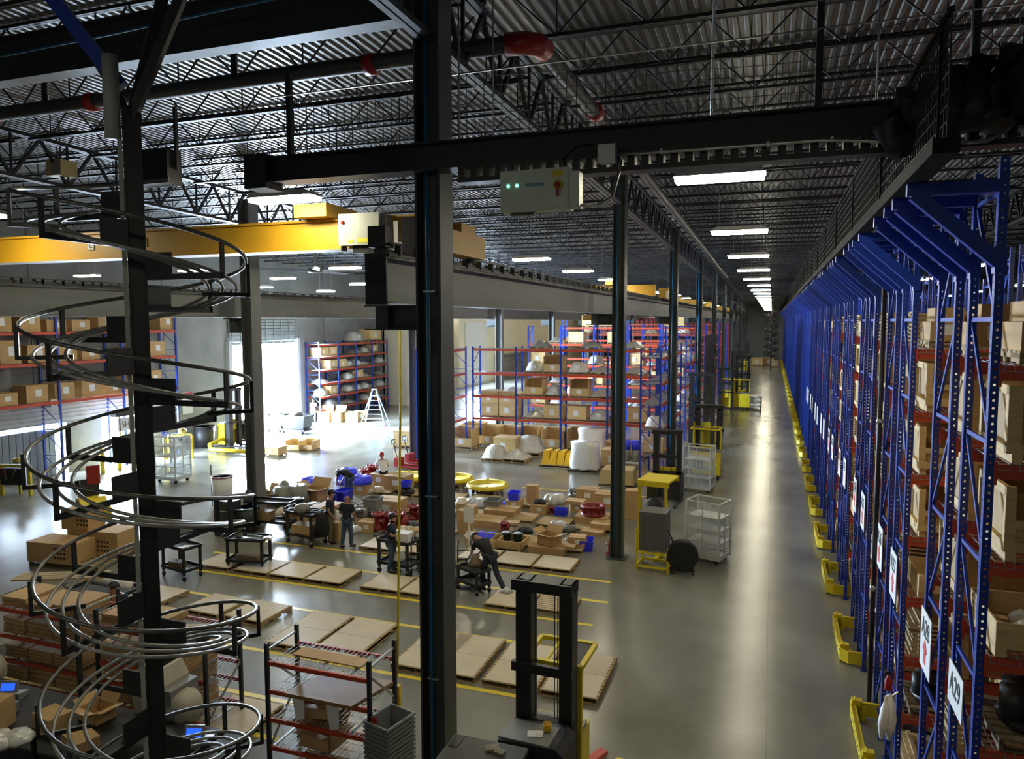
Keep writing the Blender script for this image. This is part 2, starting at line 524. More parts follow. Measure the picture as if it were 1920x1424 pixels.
runway(-5.3, CY0 - .15, 141, 7.76, 8.42, 'near grey crane runway girder running beside the aisle columns', 1)
runway(-19.1, -6, 141, 7.66, 8.5, 'far grey crane runway girder crossing behind the spiral chute', 1)

# big cross beams
def cross_beam(name, label, y, z0, z1, x0, x1, m=DARK, w=.3):
    t = thing(name, label, 'beam', (x0, y, 0))
    MB().ibeam((0, 0, (z0 + z1) / 2), (x1 - x0, 0, (z0 + z1) / 2), z1 - z0, w, .025).build('web_and_flanges', m, t)
    return t


cross_beam('roof_beam', 'deep dark roof beam with pale bottom flange, running left from the nearest column', CY0, 11.62, 12.35, XL, CX - .2)
cross_beam('tie_beam', 'black box beam carrying the control cabinet, across the aisle', 9.05, 9.50, 9.86, -6.9, 5.2, BLACK, .34)
bb = bpy.data.objects['tie_beam']
MB().box(-.35, .02, -.2, .2, 9.42, 9.9).build('end_plate', BLACK, bb)

# joists: bar joists across X, one mesh per span shared by every joist
def joist_mesh(L_, n):
    m = MB(); D = .72
    for z in (0, D):
        m.bar((0, -.03, z), (L_, -.03, z), .045, .06); m.bar((0, .03, z), (L_, .03, z), .045, .06)
    p = L_ / n
    for i in range(n):
        x0 = i * p
        m.bar((x0, 0, D), (x0 + p / 2, 0, 0), .028); m.bar((x0 + p / 2, 0, 0), (x0 + p, 0, D), .028)
        if i % 2 == 0: m.bar((x0 + p / 2, 0, 0), (x0 + p / 2, 0, D), .022)
    me = m.mesh('bar_joist'); me.materials.append(JOIST)
    return me


spans = [(XL + .02, -18.6, joist_mesh(14.38, 9), 'over the dock side'), (-18.0, CX - .25, joist_mesh(13.28, 9), 'over the assembly floor'), (CX + .25, 7.8, joist_mesh(12.02, 8), 'over the aisle'), (8.0, 20., joist_mesh(12, 8), 'over the storage racks')]
y = 4.456; k = 0
while y < 150 and k < 73:
    for (x0, x1, me, wh) in spans:
        o = link('roof_joist', me, None, None, (x0, y, zb(y)))
        tag(o, 'dark open-web roof joist %s, %s from the near end' % (wh, ORD[k] if k < len(ORD) else 'number %d' % (k + 1)), 'joist', 'open-web joists under the metal roof')
    y += 1.886 if k < 50 else 3.77; k += 1
# joist girders along Y on the column lines
def girder_mesh(L_, n=8, D=1.1):
    m = MB()
    for z in (0, D):
        m.bar((-.06, 0, z), (-.06, L_, z), .09, .09); m.bar((.06, 0, z), (.06, L_, z), .09, .09)
    p = L_ / n
    for i in range(n):
        m.bar((0, i * p, D), (0, (i + .5) * p, 0), .07); m.bar((0, (i + .5) * p, 0), (0, (i + 1) * p, D), .07)
        m.bar((0, (i + .5) * p, 0), (0, (i + .5) * p, D), .05)
    me = m.mesh('joist_girder'); me.materials.append(JOIST)
    return me


gm = girder_mesh(BAY - .5)
for (gx, wh) in ((CX, 'over the aisle columns'), (-18.3, 'over the middle columns'), (8.0, 'over the storage racks')):
    for k in range(-1, 10):
        y0 = CY0 + BAY * k
        if k < 0 and gx != CX: continue
        o = link('joist_girder', gm, None, None, (gx, y0 + .25, zb(y0) - .95)); o.rotation_euler.x = -.0178
        tag(o, 'dark lattice girder %s, span %s from the near end' % (wh, ORD[k + 1]), 'girder', 'lattice girders on the column lines')

# skylight
o = MB().box(-.6, .6, -1.2, 1.2, 0, .02).build('skylight', SKYL, None, (ony(517, 226, 24).x, 24, zd(24) - .03)); o['kind'] = 'structure'

# ------------------------------------------------------------------ ceiling lights
def light_proto():
    t = thing('high_bay_light', 'x', 'ceiling light')
    MB().prism([(-.62, .03), (-.5, .12), (.5, .12), (.62, .03)], -.2, .2).build('housing', WHITEP, t)
    MB().box(-.6, .6, -.16, .16, -.03, .03).build('diffuser', TUBE, t)
    for x in (-.45, .45): MB().bar((x, 0, .12), (x, 0, 1.6), .008).build('hanger_wire', GALV, t)
    return Proto(t)


LP = light_proto()
yl = [10.85 + 6.65 * k for k in range(21)]
for y, w_ in ((-2.45, 'above the viewing platform'),):
    LP.put((-.75, y, 9.5), 0, 'glowing tube light over the near aisle end, %s' % w_, 'tube lights over the aisle')
    LP.put((-7.4, y - .3, 9.5), 0, 'glowing tube light left of the near aisle end, %s' % w_, 'tube lights over the assembly hall')
for k, y in enumerate(yl):
    LP.put((-.75, y, 9.5), 0, 'glowing tube light hanging over the aisle, %s from the near end' % ORD[k], 'tube lights over the aisle')
HL = [(-7.6, 10.25, 'nearest above the crane bridge'), (-7.4, 16.6, 'just right of the big column'), (-7.4, 22.75, 'over the orange beam racks, nearest'), (-7.4, 28.8, 'over the near crane runway'),
      (-7.4, 35.2, 'beside the second column'), (-7.4, 52.5, 'far over the back racks'), (-7.4, 58.5, 'farthest over the back racks'),
      (-14.3, 9.9, 'at the left edge beside the spiral chute'), (-14.9, 17.0, 'behind the spiral chute rails'), (-15.1, 23.9, 'beside the big ceiling fan'), (-21.4, 16.5, 'over the dock side left'), (-21.4, 23, 'behind the spiral chute right side'),
      (-21.4, 28.6, 'left of the big ceiling fan'), (-20.9, 34.6, 'right of the big ceiling fan'), (-28, 23.9, 'over the dock racks'), (-28, 35.5, 'over the dock doors'),
      (-28, 41.9, 'in front of the big doorway'), (-28, 48.3, 'before the cream office wall'), (-14.9, 36, 'over the middle bay'), (-14.9, 48, 'over the back racks middle'), (-28, 60, 'added to brighten the cream office wall')]
for (x, y, wh) in HL:
    LP.put((x, y, 9.5), 0, 'glowing tube light %s' % wh, 'tube lights over the assembly hall')
for k in range(8):
    LP.put((-14.9 if k % 2 else -7.4, 66 + 9 * k, 9.5), 0, 'distant glowing tube light far down the hall, %s of the far ones' % ORD[k], 'tube lights over the assembly hall')
for k in range(9):  # the row beside the office wall is added to brighten it
    for x in (-21.4, -28):
        if x > -25 and k % 2: continue
        LP.put((x, 66.6 + 6.65 * k, 9.5), 0, 'distant glowing tube light %s, %s of the far ones' % ('added to brighten the cream office wall' if x < -25 else 'over the far left hall', ORD[k]), 'tube lights over the assembly hall')
# lamps between the storage rack rows
for k in range(7):
    for x in (6.5, 12.5):
        LP.put((x, 7.4 + 4.29 * 2 * k + 4.29, 9.35), R(90), 'tube light between storage racks, %s row gap, %s' % (ORD[k], 'near the aisle' if x < 8 else 'deep inside'), 'tube lights among the racks')

# ------------------------------------------------------------------ storage racks on the right
RX0, BAYL, FD = 2.04, 2.74, .92
LEV = [1.30, 2.24, 3.20, 4.16, 5.13, 6.10, 7.06]
UH = 9.05


def keyed(mb, m_, name):
    me = mb.mesh(name); me.materials.append(m_); return me


def c_post(h):
    """open C-section post, back open towards +Y"""
    m = MB(); a = .04; t = .004
    m.box(-a, a, -a, -a + t, 0, h)                       # punched face, looks to -Y
    m.box(-a, -a + t, -a + t, a, 0, h).box(a - t, a, -a + t, a, 0, h)
    return m


post_n = keyed(c_post(UH), PUNCH, 'upright')
solid_post = keyed(MB().box(-.045, .045, -.04, .04, 0, UH), BLUE, 'upright_far')
foot_me = keyed(MB().box(-.07, .07, -.07, .07, 0, .012), BLUE, 'foot_plate')


def bracing(h, flip=False):
    m = MB(); z = .25; i = 0
    while z < h - .3:
        m.bar((0, .04, z), (0, FD - .04, z), .03, .045)
        z2 = min(z + 1.21, h - .2)
        if flip: m.bar((0, FD - .04, z + .04), (0, .04, z2 - .04), .03, .04)
        else: m.bar((0, .04, z + .04), (0, FD - .04, z2 - .04), .03, .04)
        z += 1.21; i += 1
    return m


brace_a, brace_b = keyed(bracing(UH), BLUE, 'bracing'), keyed(bracing(UH, True), BLUE, 'bracing_b')
beam_me = keyed(MB().box(.045, BAYL - .045, -.03, .03, -.14, 0).box(.03, .06, -.045, .035, -.2, .03).box(BAYL - .06, BAYL - .03, -.045, .035, -.2, .03), ORANGE, 'beam')


def deck_mesh():
    m = MB(); x = .08
    while x < BAYL - .06:
        m.bar((x, -.03, .012), (x, FD + .03, .012), .006); m.bar((x, -.036, .01), (x, -.036, -.05), .006); x += .085
    y = 0
    while y < FD: m.bar((.06, y, .006), (BAYL - .06, y, .006), .006); y += .13
    m.bar((.06, -.036, -.05), (BAYL - .06, -.036, -.05), .006)
    return m


deck_me = keyed(deck_mesh(), GALV, 'wire_deck')


def pallet_rack(y0, nb, label, near, flip, detail, group):
    t = thing('pallet_rack', label, 'storage rack', (RX0, y0, 0), 0, group)
    for i in range(nb + 1):
        x = i * BAYL
        if detail:
            link('upright', post_n, None, t, (x, 0, 0)); o = link('upright', post_n, None, t, (x, FD, 0)); o.rotation_euler.z = 0
            link('foot_plate', foot_me, None, t, (x, 0, 0)); link('foot_plate', foot_me, None, t, (x, FD, 0))
        else:
            link('upright', solid_post, None, t, (x, 0, 0)); link('upright', solid_post, None, t, (x, FD, 0))
        link('bracing', brace_b if flip else brace_a, None, t, (x, 0, 0))
    for i in range(nb):
        for z in LEV:
            link('beam', beam_me, None, t, (i * BAYL, 0, z))
            if near <= 5 and i <= 1: link('beam', beam_me, None, t, (i * BAYL, FD, z))
            if near <= 2 and i == 0: link('wire_deck', deck_me, None, t, (i * BAYL, 0, z))
    # bracket reaching over the aisle
    for yy in (0, FD):
        b = MB()
        b.bar((-.02, 0, 8.78), (-.82, 0, 8.78), .09, .12)
        b.bar((-.75, 0, 8.74), (-.0, 0, 8.05), .10, .13)
        b.box(-.05, .05, -.06, .06, 7.95, 8.2)
        o = b.build('aisle_bracket', BLUE, t, (0, yy, 0))
    return t


guard = thing('rack_guard', 'x', 'guard rail')
gm_ = MB()
gy0, gy1, gx1 = -1.04, 1.06, 1.15
gm_.box(-.06, 0, gy0 + .1, gy1 - .1, .04, .30).box(-.07, .02, gy0 + .1, gy1 - .1, .26, .30)
gm_.add([(-.06, gy0 + .1, .04), (0, gy0 + .1, .04), (.1, gy0, .04), (.1, gy0 - .06, .04), (-.06, gy0 + .1, .3), (0, gy0 + .1, .3), (.1, gy0, .3), (.1, gy0 - .06, .3)],
        [(0, 3, 2, 1), (4, 5, 6, 7), (0, 1, 5, 4), (1, 2, 6, 5), (2, 3, 7, 6), (3, 0, 4, 7)])
gm_.box(.1, gx1, gy0 - .06, gy0, .04, .30).box(.1, gx1, gy0 - .06, gy0 + .03, .27, .30)
gm_.box(-.06, gx1 - .3, gy1 - .1, gy1 - .04, .04, .30)
gm_.build('rail', YELLOW, guard)
for yy in (gy0 + .12, gy1 - .22):
    MB().box(-.05, .13, yy, yy + .14, 0, .38).box(-.05, .2, yy, yy + .03, 0, .28).box(.0, .02, yy + .02, yy + .12, .38, .42).build('corner_post', YELLOW, guard)
b_ = MB(); yy = gy0 + .35
while yy < gy1 - .3: b_.cbox((-.063, yy, .17), (.01, .02, .02)); yy += .16
b_.build('bolt_row', DARK, guard)
GP = Proto(guard)

NROW = 32
for k in range(NROW):
    yc = 9.47 + 4.29 * k
    nb = 4 if k < 6 else (2 if k < 12 else 1)
    for j in (0, 1):
        y0 = yc - 1.24 if j == 0 else yc + .32
        num = 29 - 2 * k - j
        wh = 'near half' if j == 0 else 'far half'
        lab = 'blue pallet rack, %s of the %s double row from the near end' % (wh, ORD[k])
        if k < 1: lab = 'blue pallet rack with orange beams carrying sign A%d' % num
        pallet_rack(y0, nb, lab, k, j == 1, k < 5, 'blue pallet racks along the aisle')
    GP.put((1.64, yc, 0), 0, 'yellow floor guard around the end of the %s rack row from the near end' % ORD[k], 'yellow rack end guards')


def mtext(name, body, size, m_, parent, loc, rot, ext=.002, sx=1.):
    """lettering as a mesh part"""
    cu = bpy.data.curves.new('tmp', 'FONT'); cu.body = body; cu.size = size; cu.extrude = ext; cu.align_x = 'CENTER'; cu.align_y = 'CENTER'
    cu.resolution_u = 3
    ob = bpy.data.objects.new('tmp', cu); COL.objects.link(ob)
    me = bpy.data.meshes.new_from_object(ob, depsgraph=bpy.context.evaluated_depsgraph_get())
    bpy.data.objects.remove(ob); bpy.data.curves.remove(cu)
    me.materials.clear()
    o = link(name, me, m_, parent, loc); o.rotation_euler = rot; o.scale.x = sx
    return o


ROT_AISLE = (PI / 2, 0, -PI / 2)   # text that reads from the aisle (faces -X)
ROT_FRONT = (PI / 2, 0, 0)         # faces -Y
for k in range(9):
    yc = 9.47 + 4.29 * k
    for j in (0, 1):
        num = 29 - 2 * k - j
        y = (yc - .68) if j == 0 else (yc + .92)
        arrow = not (k == 0 and j == 0)
        h = .78 if arrow else .47
        zc = 3.74 - h / 2
        s = thing('aisle_sign', 'white rack sign reading A%d%s hung on the rack end' % (num, ' above a red arrow' if arrow else ''), 'sign', (1.965, y, zc))
        MB().box(0, .01, -.31, .31, -h / 2, h / 2).build('panel', PAPER, s)
        if k < 5:
            mtext('lettering', 'A%d' % num, .34, INK, s, (-.004, 0, h / 2 - .22), ROT_AISLE, sx=.82)
            if arrow:
                MB().prism([(-.06, -.22), (.06, -.22), (.06, -.05), (.13, -.05), (0, .1), (-.13, -.05), (-.06, -.05)], -.006, 0, 'YZ').build('red_arrow', REDINK, s, (0, 0, -.06))

# black guide beam and net on the bracket tips
t = thing('netting_beam', 'long black beam on the bracket tips above the rack ends', 'beam', (1.28, 6.8, 8.84))
MB().box(-.1, .1, 0, 138, 0, .12).build('channel', ROPE, t)
t.rotation_euler.x = 0
m = MB()
for i in range(40): m.bar((0, i * 3.5 + .3, .12), (0, i * 3.5 + .3, 1.15), .05)
m.bar((0, 0, 1.12), (0, 138, 1.12), .04)
m.build('net_post', ROPE, t)
m = MB()
for i in range(7): m.bar((0, 0, .25 + .13 * i), (0, 60, .25 + .13 * i), .012)
y = 0
while y < 60: m.bar((0, y, .12), (0, y, 1.12), .012); y += .13 if y < 25 else .3
o = m.build('safety_net', WIRE, t)

# pipe drop and hanging cleaning cloths at the second row
t = thing('sprinkler_pipe', 'black vertical pipe beside the blue uprights between second and third rack rows', 'pipe', (1.93, 15.0, 0))
MB().tube([(0, 0, .1), (0, 0, 9.2)], .045, 10).build('riser', BLACKPL, t)
MB().tube([(0, 0, 5.6), (0, 0, 5.68)], .06, 10).tube([(0, 0, 2.4), (0, 0, 2.5)], .06, 10).build('coupling', SILVER, t)

# ------------------------------------------------------------------ rack loads
def crate_open():
    t = thing('open_crate', 'x', 'crate')
    m = MB(); W, D, H = 1.08, .98, .74
    for x in (0, W - .09):
        for y in (0, D - .045): m.box(x, x + .09, y, y + .045, .1, H)
    for z in (.1, H - .09): m.box(0, .045, 0, D, z, z + .09).box(W - .045, W, 0, D, z, z + .09).box(0, W, D - .045, D, z, z + .09)
    m.box(0, W, -.02, 0, .1, .2).box(0, W, -.02, 0, .34, .42).box(0, .09, -.02, 0, .1, H).box(W - .09, W, -.02, 0, .1, .42).box(W * .5 - .04, W * .5 + .04, -.02, 0, .1, .42)
    m.build('frame', PINE, t)
    m = MB().box(.05, .06, .02, D - .02, .1, H - .02).box(W - .06, W - .05, .02, D - .02, .1, H - .02).box(.05, W - .05, D - .06, D - .05, .1, H).box(.05, W - .05, 0, .012, .1, .38).box(.05, W - .05, .02, D - .05, .1, .12)
    m.build('panel', PLY, t)
    m = MB()
    for x in (.02, .5, .98): m.box(x, x + .09, 0, D, 0, .1)
    m.build('skid', PINE, t)
    return Proto(t)


def crate_closed(W=1.08, D=.98, H=.76):
    t = thing('plywood_crate', 'x', 'crate')
    m = MB()
    for x in (-.012, W - .088):
        m.box(x, x + .1, -.02, 0, .1, H).box(x, x + .1, D, D + .02, .1, H)
    for z in (.1, H - .09): m.box(-.012, W + .012, -.02, 0, z, z + .09).box(-.03, -.012, -.02, D + .02, z, z + .09).box(W + .012, W + .03, -.02, D + .02, z, z + .09)
    m.box(-.03, -.012, -.02, .08, .1, H).box(-.03, -.012, D - .08, D + .02, .1, H)
    m.build('batten', PINE, t)
    MB().box(-.01, W + .01, 0, D, .1, H).build('panel', PLY, t)
    m = MB()
    for x in (.02, .5, .98): m.box(x, x + .09, 0, D, 0, .1)
    m.build('skid', PINE, t)
    return Proto(t)


def pallet_mesh(W=1.05, D=1.2, n=7, h=.13):
    """deck boards run along X"""
    m = MB(); bw = D / (n * 1.25)
    for i in range(n):
        y = i * (D - bw) / (n - 1); m.box(0, W, y, y + bw, h - .02, h)
    for x in (0, W / 2 - .02, W - .04):
        m.box(x, x + .04, 0, .28, .02, h - .02).box(x, x + .04, .42, D - .42, .02, h - .02).box(x, x + .04, D - .28, D, .02, h - .02).box(x, x + .04, 0, D, .06, h - .02)
    for y in (0, D / 2 - .05, D - .1): m.box(0, W, y, y + .1, 0, .02)
    return m


def boards_load():
    t = thing('board_stack', 'x', 'board stack')
    m = MB(); rnd = random.Random(3)
    for i in range(8):
        o = rnd.uniform(-.04, .04); m.box(0 + o, 1.1 + o, .02, .9, .02 + i * .07, .02 + i * .07 + .028)
        for x in (.1, .5, .95): m.box(x, x + .06, .04, .88, .048 + i * .07, .09 + i * .07)
    m.build('boards', PINEP, t)
    return Proto(t)


def cartons_load():
    t = thing('carton_load', 'x', 'carton stack')
    pallet_mesh(1.05, .95).build('pallet', PINEP, t)
    rnd = random.Random(5)
    for (x, y, z, w, d, h) in [(0.02, .05, .13, .5, .8, .28), (.54, .05, .13, .48, .84, .36), (.08, .1, .415, .4, .6, .2)]:
        c = MB().box(x, x + w, y, y + d, z, z + h).build('carton', CARD, t)
        MB().box(x + w / 2 - .03, x + w / 2 + .03, y - .002, y + d + .002, z + h, z + h + .003).build('tape', PLY, c)
    MB().box(.14, .36, .045, .05, .2, .36).build('label', PAPER, t)
    return Proto(t)


def casting_load():
    t = thing('casting_on_pallet', 'x', 'machine part')
    pallet_mesh(1.05, .95).build('pallet', OLDW, t)
    m = MB().lathe([(.18, .13), (.42, .13), (.44, .18), (.3, .24), (.26, .42), (.38, .47), (.38, .53), (.2, .55), (.12, .5)], 20, (.52, .47, 0))
    m.lathe([(.08, 0), (.14, 0), (.14, .3), (.08, .3)], 12, (.2, .3, .25))
    m.build('casting', BLACKPL, t)
    m = MB(); rnd = random.Random(9)
    m.lathe([(.1, .3), (.3, .36), (.36, .5), (.2, .62), (.05, .64)], 9, (.75, .35, -.16))
    m.build('plastic_bag', WRAP, t)
    return Proto(t)


def bagged_tray():
    t = thing('parts_tray', 'x', 'tray')
    m = MB(); W, D, H = 1.08, .98, .36
    m.box(0, W, -.02, 0, .1, H).box(0, W, D - .02, D, .1, H).box(0, .02, 0, D, .1, H).box(W - .02, W, 0, D, .1, H).box(0, W, 0, D, .1, .12)
    for x in (.0, .5, .98): m.box(x, x + .1, 0, D, 0, .1)
    m.build('tray_boards', PINE, t)
    rnd = random.Random(4)
    m = MB()
    for i in range(9):
        c = (rnd.uniform(.2, .9), rnd.uniform(.15, .85), .16); r = rnd.uniform(.1, .18)
        m.lathe([(r * .7, 0), (r, r * .4), (r * .8, r), (r * .3, r * 1.3), (.01, r * 1.4)], 7, c)
    m.build('bagged_parts', WRAP, t)['kind'] = 'stuff'
    return Proto(t)


LOADS = {'open': (crate_open(), 'open-fronted pine crate'), 'ply': (crate_closed(), 'closed plywood crate'), 'boards': (boards_load(), 'stack of pale boards'),
         'cart': (cartons_load(), 'cardboard cartons'), 'cast': (casting_load(), 'dark casting on a pallet'), 'tray': (bagged_tray(), 'shallow wooden tray of bagged parts')}
LN = ['floor level', 'lowest beam', 'second beam', 'third beam', 'fourth beam', 'fifth beam', 'sixth beam', 'top beam']
near_plan = {0: ['cast', 'boards', 'boards', 'cast', 'tray', 'open', 'ply', 'cart'], 1: ['boards', 'cast', 'boards', 'ply', 'ply', 'ply', 'ply', 'cart'],
             2: ['boards', 'cast', 'boards', 'tray', 'open', 'open', 'open', 'cart']}
rl = random.Random(11)
slot_n = ['by the aisle', 'second slot in', 'third slot in', 'fourth slot in', 'fifth slot in', 'sixth slot in', 'seventh slot in', 'eighth slot in']
for k in range(13):
    yc = 9.47 + 4.29 * k
    for j in (0, 1):
        r = k * 2 + j
        y0 = (yc - 1.24 if j == 0 else yc + .32)
        nsl = 4 if k == 0 else (3 if k < 4 else 1)
        for li, z in enumerate([0.02] + LEV):
            if k > 8 and li < 3: continue
            for s in range(8 if (li == 7 and k in (1, 2, 3)) else nsl):
                plan = near_plan.get(r)
                if plan and s == 0: kind = plan[li]
                elif li == 7: kind = rl.choice(['cart', 'cart', 'boards'])
                elif li == 0: kind = rl.choice(['boards', 'cast', 'cart'])
                else: kind = rl.choice(['open', 'open', 'ply', 'open', 'ply', 'boards', 'tray', 'cast', 'cart']) if k < 6 else rl.choice(['open', 'open', 'ply', None])
                if kind is None: continue
                if s > 0 and rl.random() < .2: continue
                P, nm = LOADS[kind]
                x = RX0 + .12 + (s // 2) * BAYL + (s % 2) * 1.27 + rl.uniform(0, .08)
                P.put((x, y0 - .03 + rl.uniform(-.01, .01), z + .016), 0, '%s, %s, row %s %s, %s' % (nm, LN[li], ORD[k], 'near half' if j == 0 else 'far half', slot_n[s]), 'goods stored in the blue racks')

# white rags and a red bottle hung on the guard end of the first row
t = thing('hanging_rags', 'white rags hanging from a rack post beside the red bottle', 'rags', (1.86, 12.34, 1.1))
m = MB(); rnd = random.Random(2)
for i in range(6):
    x = rnd.uniform(-.09, .09); y = rnd.uniform(-.1, .1)
    m.tube([(x * .3, y * .3, .55), (x * .7, y, .35), (x, y * 1.2, 0.1), (x * 1.1, y * 1.3, -.12)], [.03, .06, .07, .03], 7)
m.build('cloth', PAPER, t)
MB().bar((.0, 0, .5), (.15, .1, .58), .02).build('hook', SILVER, t)
t = thing('spray_bottle', 'red spray bottle hung above white rags on the rack post', 'bottle', (1.86, 12.38, 1.72))
MB().lathe([(.05, 0), (.055, .02), (.055, .16), (.02, .22), (.02, .25)], 12).build('body', REDP, t)
MB().box(-.06, .03, -.015, .015, .25, .3).build('trigger_head', BLACKPL, t)

# ------------------------------------------------------------------ crane bridges
def crane(y, label, panel=True, x0=-19.0, x1=-4.95):
    t = thing('bridge_crane', label, 'overhead crane', (x0, y, 0), 0, 'yellow bridge cranes')
    L_ = x1 - x0
    MB().box(-.1, L_ - .5, -.17, .17, 8.78, 9.27).box(-.1, L_ - .5, -.22, .22, 9.25, 9.29).box(-.1, L_ - .5, -.22, .22, 8.76, 8.785).build('girder', CRANEY, t)
    for ex in (-.1, L_):
        e = MB().box(ex - .16, ex + .16, -1.3, .75, 8.58, 8.95).box(ex - .3, ex + .16, -.3, .3, 8.95, 9.1).build('end_truck', CRANEY, t)
        for wy in (-1.0, .5): MB().lathe([(.02, -.05), (.13, -.05), (.13, .05), (.02, .05)], 14, (ex, wy, 8.63), axis='X').build('wheel', DARK, e)
    m = MB()
    m.box(L_ * .8 - .1, L_ * .8 + .55, -.5, .5, 9.3, 9.52)
    m.build('hoist_trolley', CRANEY, t)
    return t


cr = crane(11.35, 'yellow overhead crane bridge nearest, with grey control cabinet')
# control cabinet hung on the bridge (part of the crane)
xb = 19.0
c = MB().box(xb - 6.98, xb - 6.22, -.46, -.2, 8.80, 9.31).box(xb - 6.99, xb - 6.21, -.475, -.455, 8.79, 9.32).build('control_cabinet', BOXG, cr)
MB().box(xb - 6.80, xb - 6.70, -.48, -.47, 8.83, 8.87).box(xb - 6.62, xb - 6.34, -.482, -.474, 8.83, 8.90).build('warning_label', YELLOW, c)
MB().lathe([(.0, -.03), (.03, -.03), (.03, 0), (.0, 0)], 12, (xb - 6.9, -.475, 9.18), axis='Y').build('red_switch', REDP, c)
MB().box(xb - 6.95, xb - 6.93, -.47, -.3, 8.7, 8.8).box(xb - 6.75, xb - 6.45, -.42, -.24, 8.66, 8.8).build('cable_gland', BLACK, c)
MB().box(xb - 6.22, xb - 6.12, -.4, .1, 8.85, 9.3).build('cable_tray', GREYPL, cr)
s = MB().box(xb - 13.02, xb - 12.86, -.19, -.18, 8.95, 9.12).build('nameplate', PAPER, cr)
bb = MB().box(xb - 12.3, xb - 11.5, -.19, -.18, 8.97, 9.14).build('maker_plate', PAPER, cr)


mtext('letter', 'C', .14, INK, s, (xb - 12.94, -.193, 9.03), ROT_FRONT)
mtext('lettering', 'LIFTING CAPACITY\n2 TON HOIST', .07, INK, bb, (xb - 11.9, -.193, 9.07), ROT_FRONT, sx=.9)
# pendant control on a yellow cable
p = MB().tube([(xb - 5.84, -.45, 8.7), (xb - 5.87, -.45, 6), (xb - 5.95, -.45, 3), (xb - 6.0, -.45, 1.35)], .02, 6).build('pendant_cable', YELLOW, cr)
MB().prism([(-.05, 0), (.05, 0), (.06, .1), (.05, .38), (-.05, .38), (-.06, .1)], -.04, .04).build('pendant_control', YELLOW, cr, (xb - 6.0, -.45, .8))
MB().box(-.02, .02, -.045, -.04, .1, .32).build('push_buttons', BLACKPL, cr, (xb - 6.0, -.45, .8))
# white plastic collector arms by the nearest column
m = MB().box(xb - 5.92, xb - 5.84, -.5, -.42, 8.0, 9.15)
m.build('collector_mast', WHITEP, cr)
MB().box(xb - 5.97, xb - 5.5, -.52, -.46, 8.72, 8.80).build('collector_arm', WHITEP, cr)
MB().tube([(xb - 5.95, -.4, 8.35), (xb - 5.75, -.35, 8.4), (xb - 5.6, -.3, 8.3), (xb - 5.7, -.3, 8.15)], .025, 6).build('red_cable', REDP, cr)
MB().box(xb - 5.72, xb - 5.45, -.6, -.2, 8.55, 9.2).build('drive_box', BLACK, cr)
crane(36.5, 'second yellow crane bridge, farther down the hall behind the second column')
crane(63, 'third yellow crane bridge, small and far')
crane(92, 'fourth yellow crane bridge, farthest and tiny')
# black end plate on the near runway end
rw = bpy.data.objects['crane_runway']
MB().box(-.17, .17, -.04, 0, 7.74, 8.45).build('end_plate', BLACK, rw)
MB().box(-.14, .14, .0, .25, 8.55, 8.85).build('end_stop', BLACK, rw)

# ------------------------------------------------------------------ spiral rod chute
RAILM = mat('rail_steel', (.14, .14, .13), .4, .6, .12, 8)
CC = ray(262, 602) * 7.0
CC.z = 0
dh = Vector((CC.x, CC.y, 0)).normalized()          # sight direction on plan
lf = Vector((-dh.y, dh.x, 0))                      # towards the left
CR, PITCH_, Z0 = .975, 1.187, 7.49


def sp(phi, r, dz):
    a = R(phi)
    v = lf * (r * math.cos(a)) - dh * (r * math.sin(a))
    return (v.x, v.y, Z0 - PITCH_ * phi / 360 + dz)


ch = thing('spiral_chute', 'black spiral chute of bent steel rods around a square post, filling the left side', 'spiral chute', CC)
m = MB(); a0 = math.atan2(lf.y, lf.x)
colang = a0
col = MB(); hh = 9.45
col.box(-.08, -.065, -.06, .06, 0, hh).box(.065, .08, -.06, .06, 0, hh).box(-.065, .065, -.045, -.03, 0, hh).box(-.16, .16, -.14, .14, 0, .02)
co = col.build('post', BLACK, ch); co.rotation_euler.z = a0 - PI
fl = MB().box(-.125, -.085, -.03, .04, 0.5, 9.3).build('lit_flange_strip', BOXG, ch); fl.rotation_euler.z = a0 - PI  # pale strip added to show light on the post's left flange
end = 360 * 5.75
rails = {'handrail': (CR, 0, .019, -470), 'chute_rod': (.88, -.27, .017, -455), 'chute_rod.1': (.75, -.27, .017, -455), 'chute_rod.2': (.62, -.27, .017, -455)}
for nm, (r, dz, rad, st) in rails.items():
    pts = []; ph = st
    while ph <= end: pts.append(sp(ph, r, dz)); ph += 9
    MB().tube(pts, rad, 7).build(nm.split('.')[0], ROD if nm != 'handrail' else RAILM, ch)


def arm_full(phi):
    """arm carried by the post: deep plate, slender arm, post up to the handrail"""
    a = R(phi); d = lf * math.cos(a) - dh * math.sin(a); z = Z0 - PITCH_ * phi / 360
    m = MB()
    m.bar(tuple(d * .10) [:2] + (z - .20,), tuple(d * .40)[:2] + (z - .20,), .02, .24)
    m.bar(tuple(d * .10)[:2] + (z - .31,), tuple(d * (CR + .02))[:2] + (z - .31,), .025, .055)
    p = d * CR
    m.bar((p.x, p.y, z - .33), (p.x, p.y, z), .05, .018, up=(d.x, d.y, 0))
    return m.build('bracket_arm', BLACK, ch)


def arm_hook(phi):
    a = R(phi); d = lf * math.cos(a) - dh * math.sin(a); z = Z0 - PITCH_ * phi / 360
    m = MB(); p = d * (CR + .02)
    m.bar((p.x, p.y, z - .33), (p.x, p.y, z), .03, .035, up=(d.x, d.y, 0))
    m.bar(tuple(d * .56)[:2] + (z - .31,), tuple(p)[:2] + (z - .31,), .03, .04)
    return m.build('rod_hanger', BLACK, ch)


